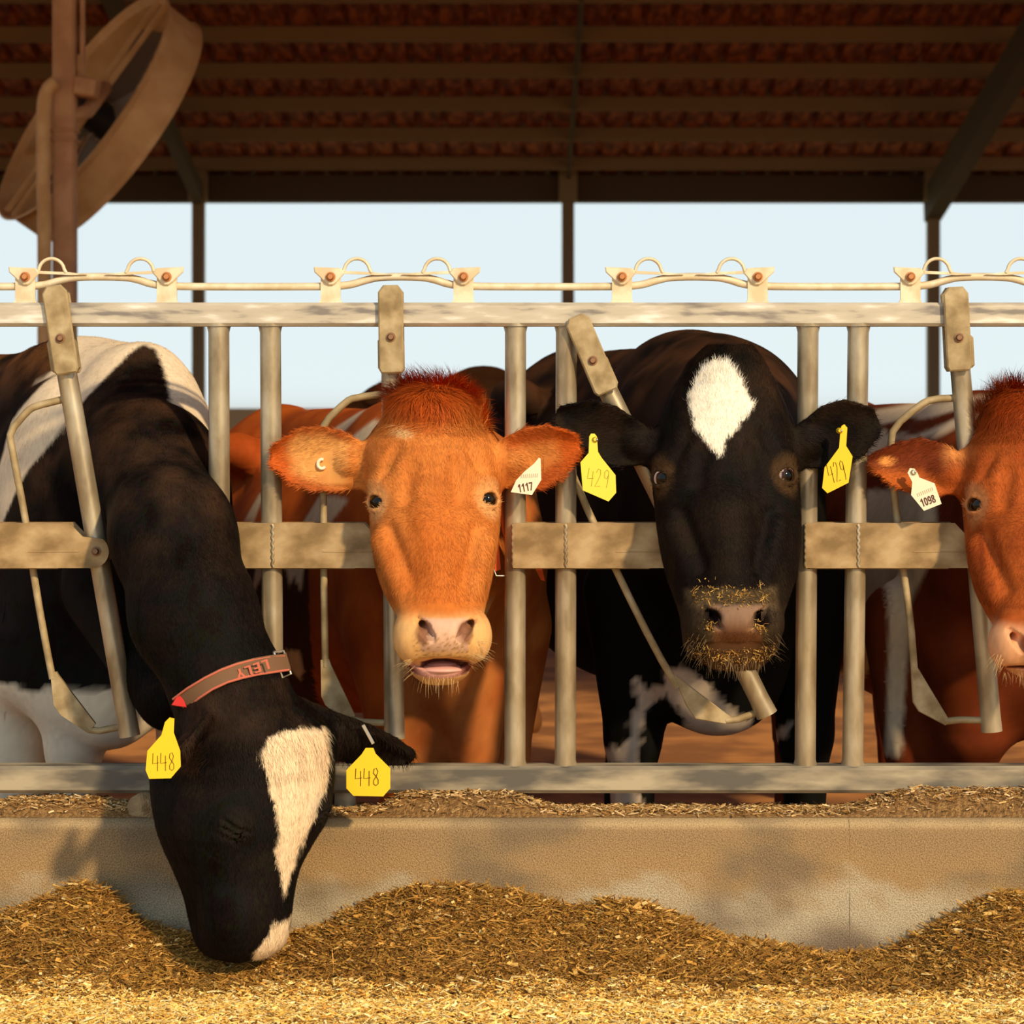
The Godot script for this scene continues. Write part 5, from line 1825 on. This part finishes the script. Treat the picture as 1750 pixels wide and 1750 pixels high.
func crest(x: float) -> float:
	var px := 875.0 + x * FOCAL / (EYE_Z - 0.2)
	var k := 0
	while k < crest_y.size() - 2 and px > crest_y[k + 1][0]: k += 1
	var t := clampf((px - crest_y[k][0]) / (crest_y[k + 1][0] - crest_y[k][0]), 0, 1)
	var y := lerpf(crest_y[k][1], crest_y[k + 1][1], t)
	return pix(px, y, 0.2).y

func feed_h(x: float, z: float) -> float:
	var c := (crest(x - 0.02) + crest(x) + crest(x + 0.02)) / 3.0
	var t := clampf((z - 0.17) / 0.27, 0.0, 1.0)
	t = t * t * (1.6 - 0.6 * t)
	var h := lerpf(c, 0.012, t)
	h += nz3.get_noise_2d(x, z) * 0.012 * (1.0 - t * 0.5)
	return h - smoothstep(0.2, 0.1, z) * 0.02

func sliver(bend := 0.1) -> ArrayMesh:
	var b := MB.new()
	var pts := [Vector3(-0.5, 0, 0), Vector3(0, bend, 0.04), Vector3(0.5, 0, 0)]
	for k in 2:
		var a: Vector3 = pts[k]; var c: Vector3 = pts[k + 1]
		var w := Vector3(0, 0, 0.5)
		var h := Vector3(0, 0.12, 0)
		b.quad(a + w + h, c + w + h, c - w + h, a - w + h)
		b.quad(a - w - h, c - w - h, c + w - h, a + w - h)
		b.quad(a + w - h, c + w - h, c + w + h, a + w + h)
		b.quad(c - w - h, a - w - h, a - w + h, c - w + h)
	return b.mesh()

func scatter(called: String, n: int, where: Callable, tones: Array, len0: float, len1: float, wid: float, tilt: float, parent: Node3D, sd: int, rare := 2.0) -> void:
	var rng := RandomNumberGenerator.new()
	rng.seed = sd
	var mm := MultiMesh.new()
	mm.transform_format = MultiMesh.TRANSFORM_3D
	mm.use_colors = true
	mm.mesh = sliver()
	mm.instance_count = n
	for k in n:
		var p: Vector3 = where.call(rng)
		var L := lerpf(len0, len1, pow(rng.randf(), rare))
		var w := wid * rng.randf_range(0.5, 1.6)
		var bs := Basis(Vector3.UP, rng.randf() * TAU) * Basis(Vector3.BACK, rng.randf_range(-tilt, tilt)) * Basis(Vector3.RIGHT, rng.randf_range(-1.2, 1.2))
		mm.set_instance_transform(k, Transform3D(bs * Basis.from_scale(Vector3(L, w, w)), p))
		var c: Color = tones[rng.randi() % tones.size()]
		var br := rng.randf_range(0.7, 1.25)
		mm.set_instance_color(k, Color(c.r * br, c.g * br, c.b * br))
	var o := MultiMeshInstance3D.new()
	o.name = called
	o.multimesh = mm
	o.material_override = M.straw
	tag(o, "", "", "", "stuff")
	if parent == self:
		o.name = numbered(called)
		add_child(o, true)
	else:
		parent.add_child(o, true)
		o.position = Vector3.ZERO - parent.global_position

func build_feed() -> void:
	nz3.seed = 5
	nz3.frequency = 14.0
	nz3.fractal_octaves = 3
	var dark := [lin(166, 118, 46), lin(188, 138, 58), lin(140, 98, 38), lin(204, 156, 78), lin(172, 132, 52), lin(142, 98, 38), lin(166, 122, 48)]
	var pale := [lin(252, 214, 120), lin(255, 226, 146), lin(246, 200, 102), lin(255, 236, 176), lin(238, 184, 88)]
	# moist chopped feed heaped against the curb
	var heap := thing("chopped_feed", Vector3(0, 0.02, 0.3))
	tag(heap, "brown heaps of chopped silage feed pushed against the curb", "feed", "", "stuff")
	var b := MB.new()
	var nx := 220; var nzz := 60
	for i in nx + 1:
		for j in nzz + 1:
			var x := lerpf(-1.35, 1.35, i / float(nx))
			var z := lerpf(0.118, 0.9, j / float(nzz))
			var e := 0.008
			var n := Vector3(feed_h(x - e, z) - feed_h(x + e, z), 2 * e, feed_h(x, z - e) - feed_h(x, z + e)).normalized()
			b.col = lin(140, 98, 40)
			b.vert(Vector3(x, feed_h(x, z), z), n)
	for i in nx:
		for j in nzz:
			var k := i * (nzz + 1) + j
			b.tri(k, k + 1, k + nzz + 2)
			b.tri(k, k + nzz + 2, k + nzz + 1)
	var hm := part("heap", b.mesh(), M.straw, heap)
	tag(hm, "", "", "", "stuff")
	var w1 := func(r: RandomNumberGenerator) -> Vector3:
		var x := r.randf_range(-1.2, 1.2)
		var z := r.randf_range(0.125, 0.46)
		return Vector3(x, feed_h(x, z) + r.randf_range(-0.002, 0.008), z)
	scatter("chopped_stalks", 64000, w1, dark, 0.007, 0.056, 0.0020, 0.6, heap, 21)
	var w1b := func(r: RandomNumberGenerator) -> Vector3:
		var x := r.randf_range(-1.2, 1.2)
		var z := r.randf_range(0.125, 0.5)
		return Vector3(x, feed_h(x, z) + r.randf_range(0.002, 0.01), z)
	scatter("pale_bits", 3000, w1b, [lin(220, 176, 96), lin(206, 152, 66), lin(236, 206, 140)], 0.005, 0.03, 0.005, 0.4, heap, 22)
	# dry pale straw on the alley in front
	var st := thing("dry_straw", Vector3(0, 0.02, 0.6))
	tag(st, "bright pale dry chopped straw strewn in front of the brown heaps", "straw", "", "stuff")
	var w2 := func(r: RandomNumberGenerator) -> Vector3:
		var x := r.randf_range(-1.2, 1.2)
		var z := 0.425 + nz3.get_noise_2d(x * 0.25, 3.0) * 0.03 + absf(r.randfn(0.0, 0.13)) - 0.02
		return Vector3(x, feed_h(x, z) + r.randf_range(0.0, 0.012), z)
	scatter("straw_bits", 42000, w2, pale, 0.006, 0.03, 0.0024, 0.45, st, 23)
	# crumbs along the top of the curb
	var cr := thing("feed_crumbs", Vector3(0, 0.302, 0.03))
	tag(cr, "dry feed crumbs and stalks lying along the top of the curb", "feed", "", "stuff")
	var top := func(x: float) -> float:
		var px := 875.0 + x * FOCAL / 4.95
		var h := 0.002
		h += 0.022 * smoothstep(260, 150, px) * smoothstep(-100, 60, px)
		h += 0.036 * smoothstep(640, 700, px) * smoothstep(960, 860, px)
		h += 0.042 * smoothstep(1440, 1560, px) * smoothstep(2200, 1900, px)
		return h + 0.006 * absf(nz3.get_noise_2d(x * 0.6, 8.0))
	b = MB.new()
	nx = 240; nzz = 10
	for i in nx + 1:
		for j in nzz + 1:
			var x := lerpf(-1.3, 1.3, i / float(nx))
			var z := lerpf(-0.045, 0.095, j / float(nzz))
			var s := sin(PI * j / nzz)
			b.col = lin(176, 138, 88)
			b.vert(Vector3(x, 0.3 + (top.call(x) as float) * pow(s, 0.6) + nz3.get_noise_2d(x * 3.0, z * 3.0) * 0.003 * s, z), Vector3(0, 1, 0.2).normalized())
	for i in nx:
		for j in nzz:
			var k := i * (nzz + 1) + j
			b.tri(k, k + 1, k + nzz + 2)
			b.tri(k, k + nzz + 2, k + nzz + 1)
	tag(part("crumb_bed", b.mesh(), M.bed, cr), "", "", "", "stuff")
	var w3 := func(r: RandomNumberGenerator) -> Vector3:
		var x := r.randf_range(-1.2, 1.2)
		var t := clampf(r.randfn(0.5, 0.2), 0.03, 0.97)
		var z := lerpf(-0.045, 0.095, t)
		return Vector3(x, 0.301 + (top.call(x) as float) * pow(sin(PI * t), 0.6) + r.randf_range(0.0, 0.006), z)
	scatter("crumbs", 13000, w3, [lin(170, 130, 74), lin(206, 168, 108), lin(140, 100, 48), lin(228, 198, 150)], 0.004, 0.028, 0.0022, 0.4, cr, 24)
	# bits of feed that stick to the black cow's muzzle
	var c: Dictionary
	for q in cows:
		if q.name == "black": c = q
	var spots := []
	var rng := RandomNumberGenerator.new()
	rng.seed = 91
	for k in 1000:
		var u := rng.randf()
		var x := 1250.0 + rng.randf_range(-76, 76)
		var y := 1124.0 - absf(x - 1250) * 0.16 + rng.randfn(0, 9)
		if u < 0.4:
			x = 1248.0 + rng.randf_range(-64, 64); y = 1018.0 + rng.randfn(0, 11)
		elif u < 0.5:
			x = [1213.0, 1298.0][rng.randi() % 2] + rng.randfn(0, 6); y = 1070 + rng.randfn(0, 5)
		spots.append(hit(c.ps, x, y) + Vector3(0, 0, 0.001))
	var w4 := func(r: RandomNumberGenerator) -> Vector3: return spots[r.randi() % spots.size()]
	scatter("muzzle_crumbs", 1000, w4, [lin(190, 140, 60), lin(150, 104, 44), lin(214, 176, 96)], 0.0018, 0.02, 0.0013, 1.2, self, 25, 6.0)
	tag(get_child(get_child_count() - 1), "straw crumbs stuck round the black cow's wet muzzle", "feed", "", "stuff")
	# grey lump of concrete beside the jaw
	b = MB.new()
	b.sphere(pix(252, 1388, 0.06), Vector3(0.04, 0.042, 0.035), Basis(Vector3.BACK, 0.3), 24, 16)
	for k in b.v.size():
		b.v[k] += b.n[k] * nz3.get_noise_3dv(b.v[k] * 2.0) * 0.006
	tag(part("stone", b.mesh(), M.stone, self), "grey rounded stone on the curb beside the grazing cow's jaw", "stone")
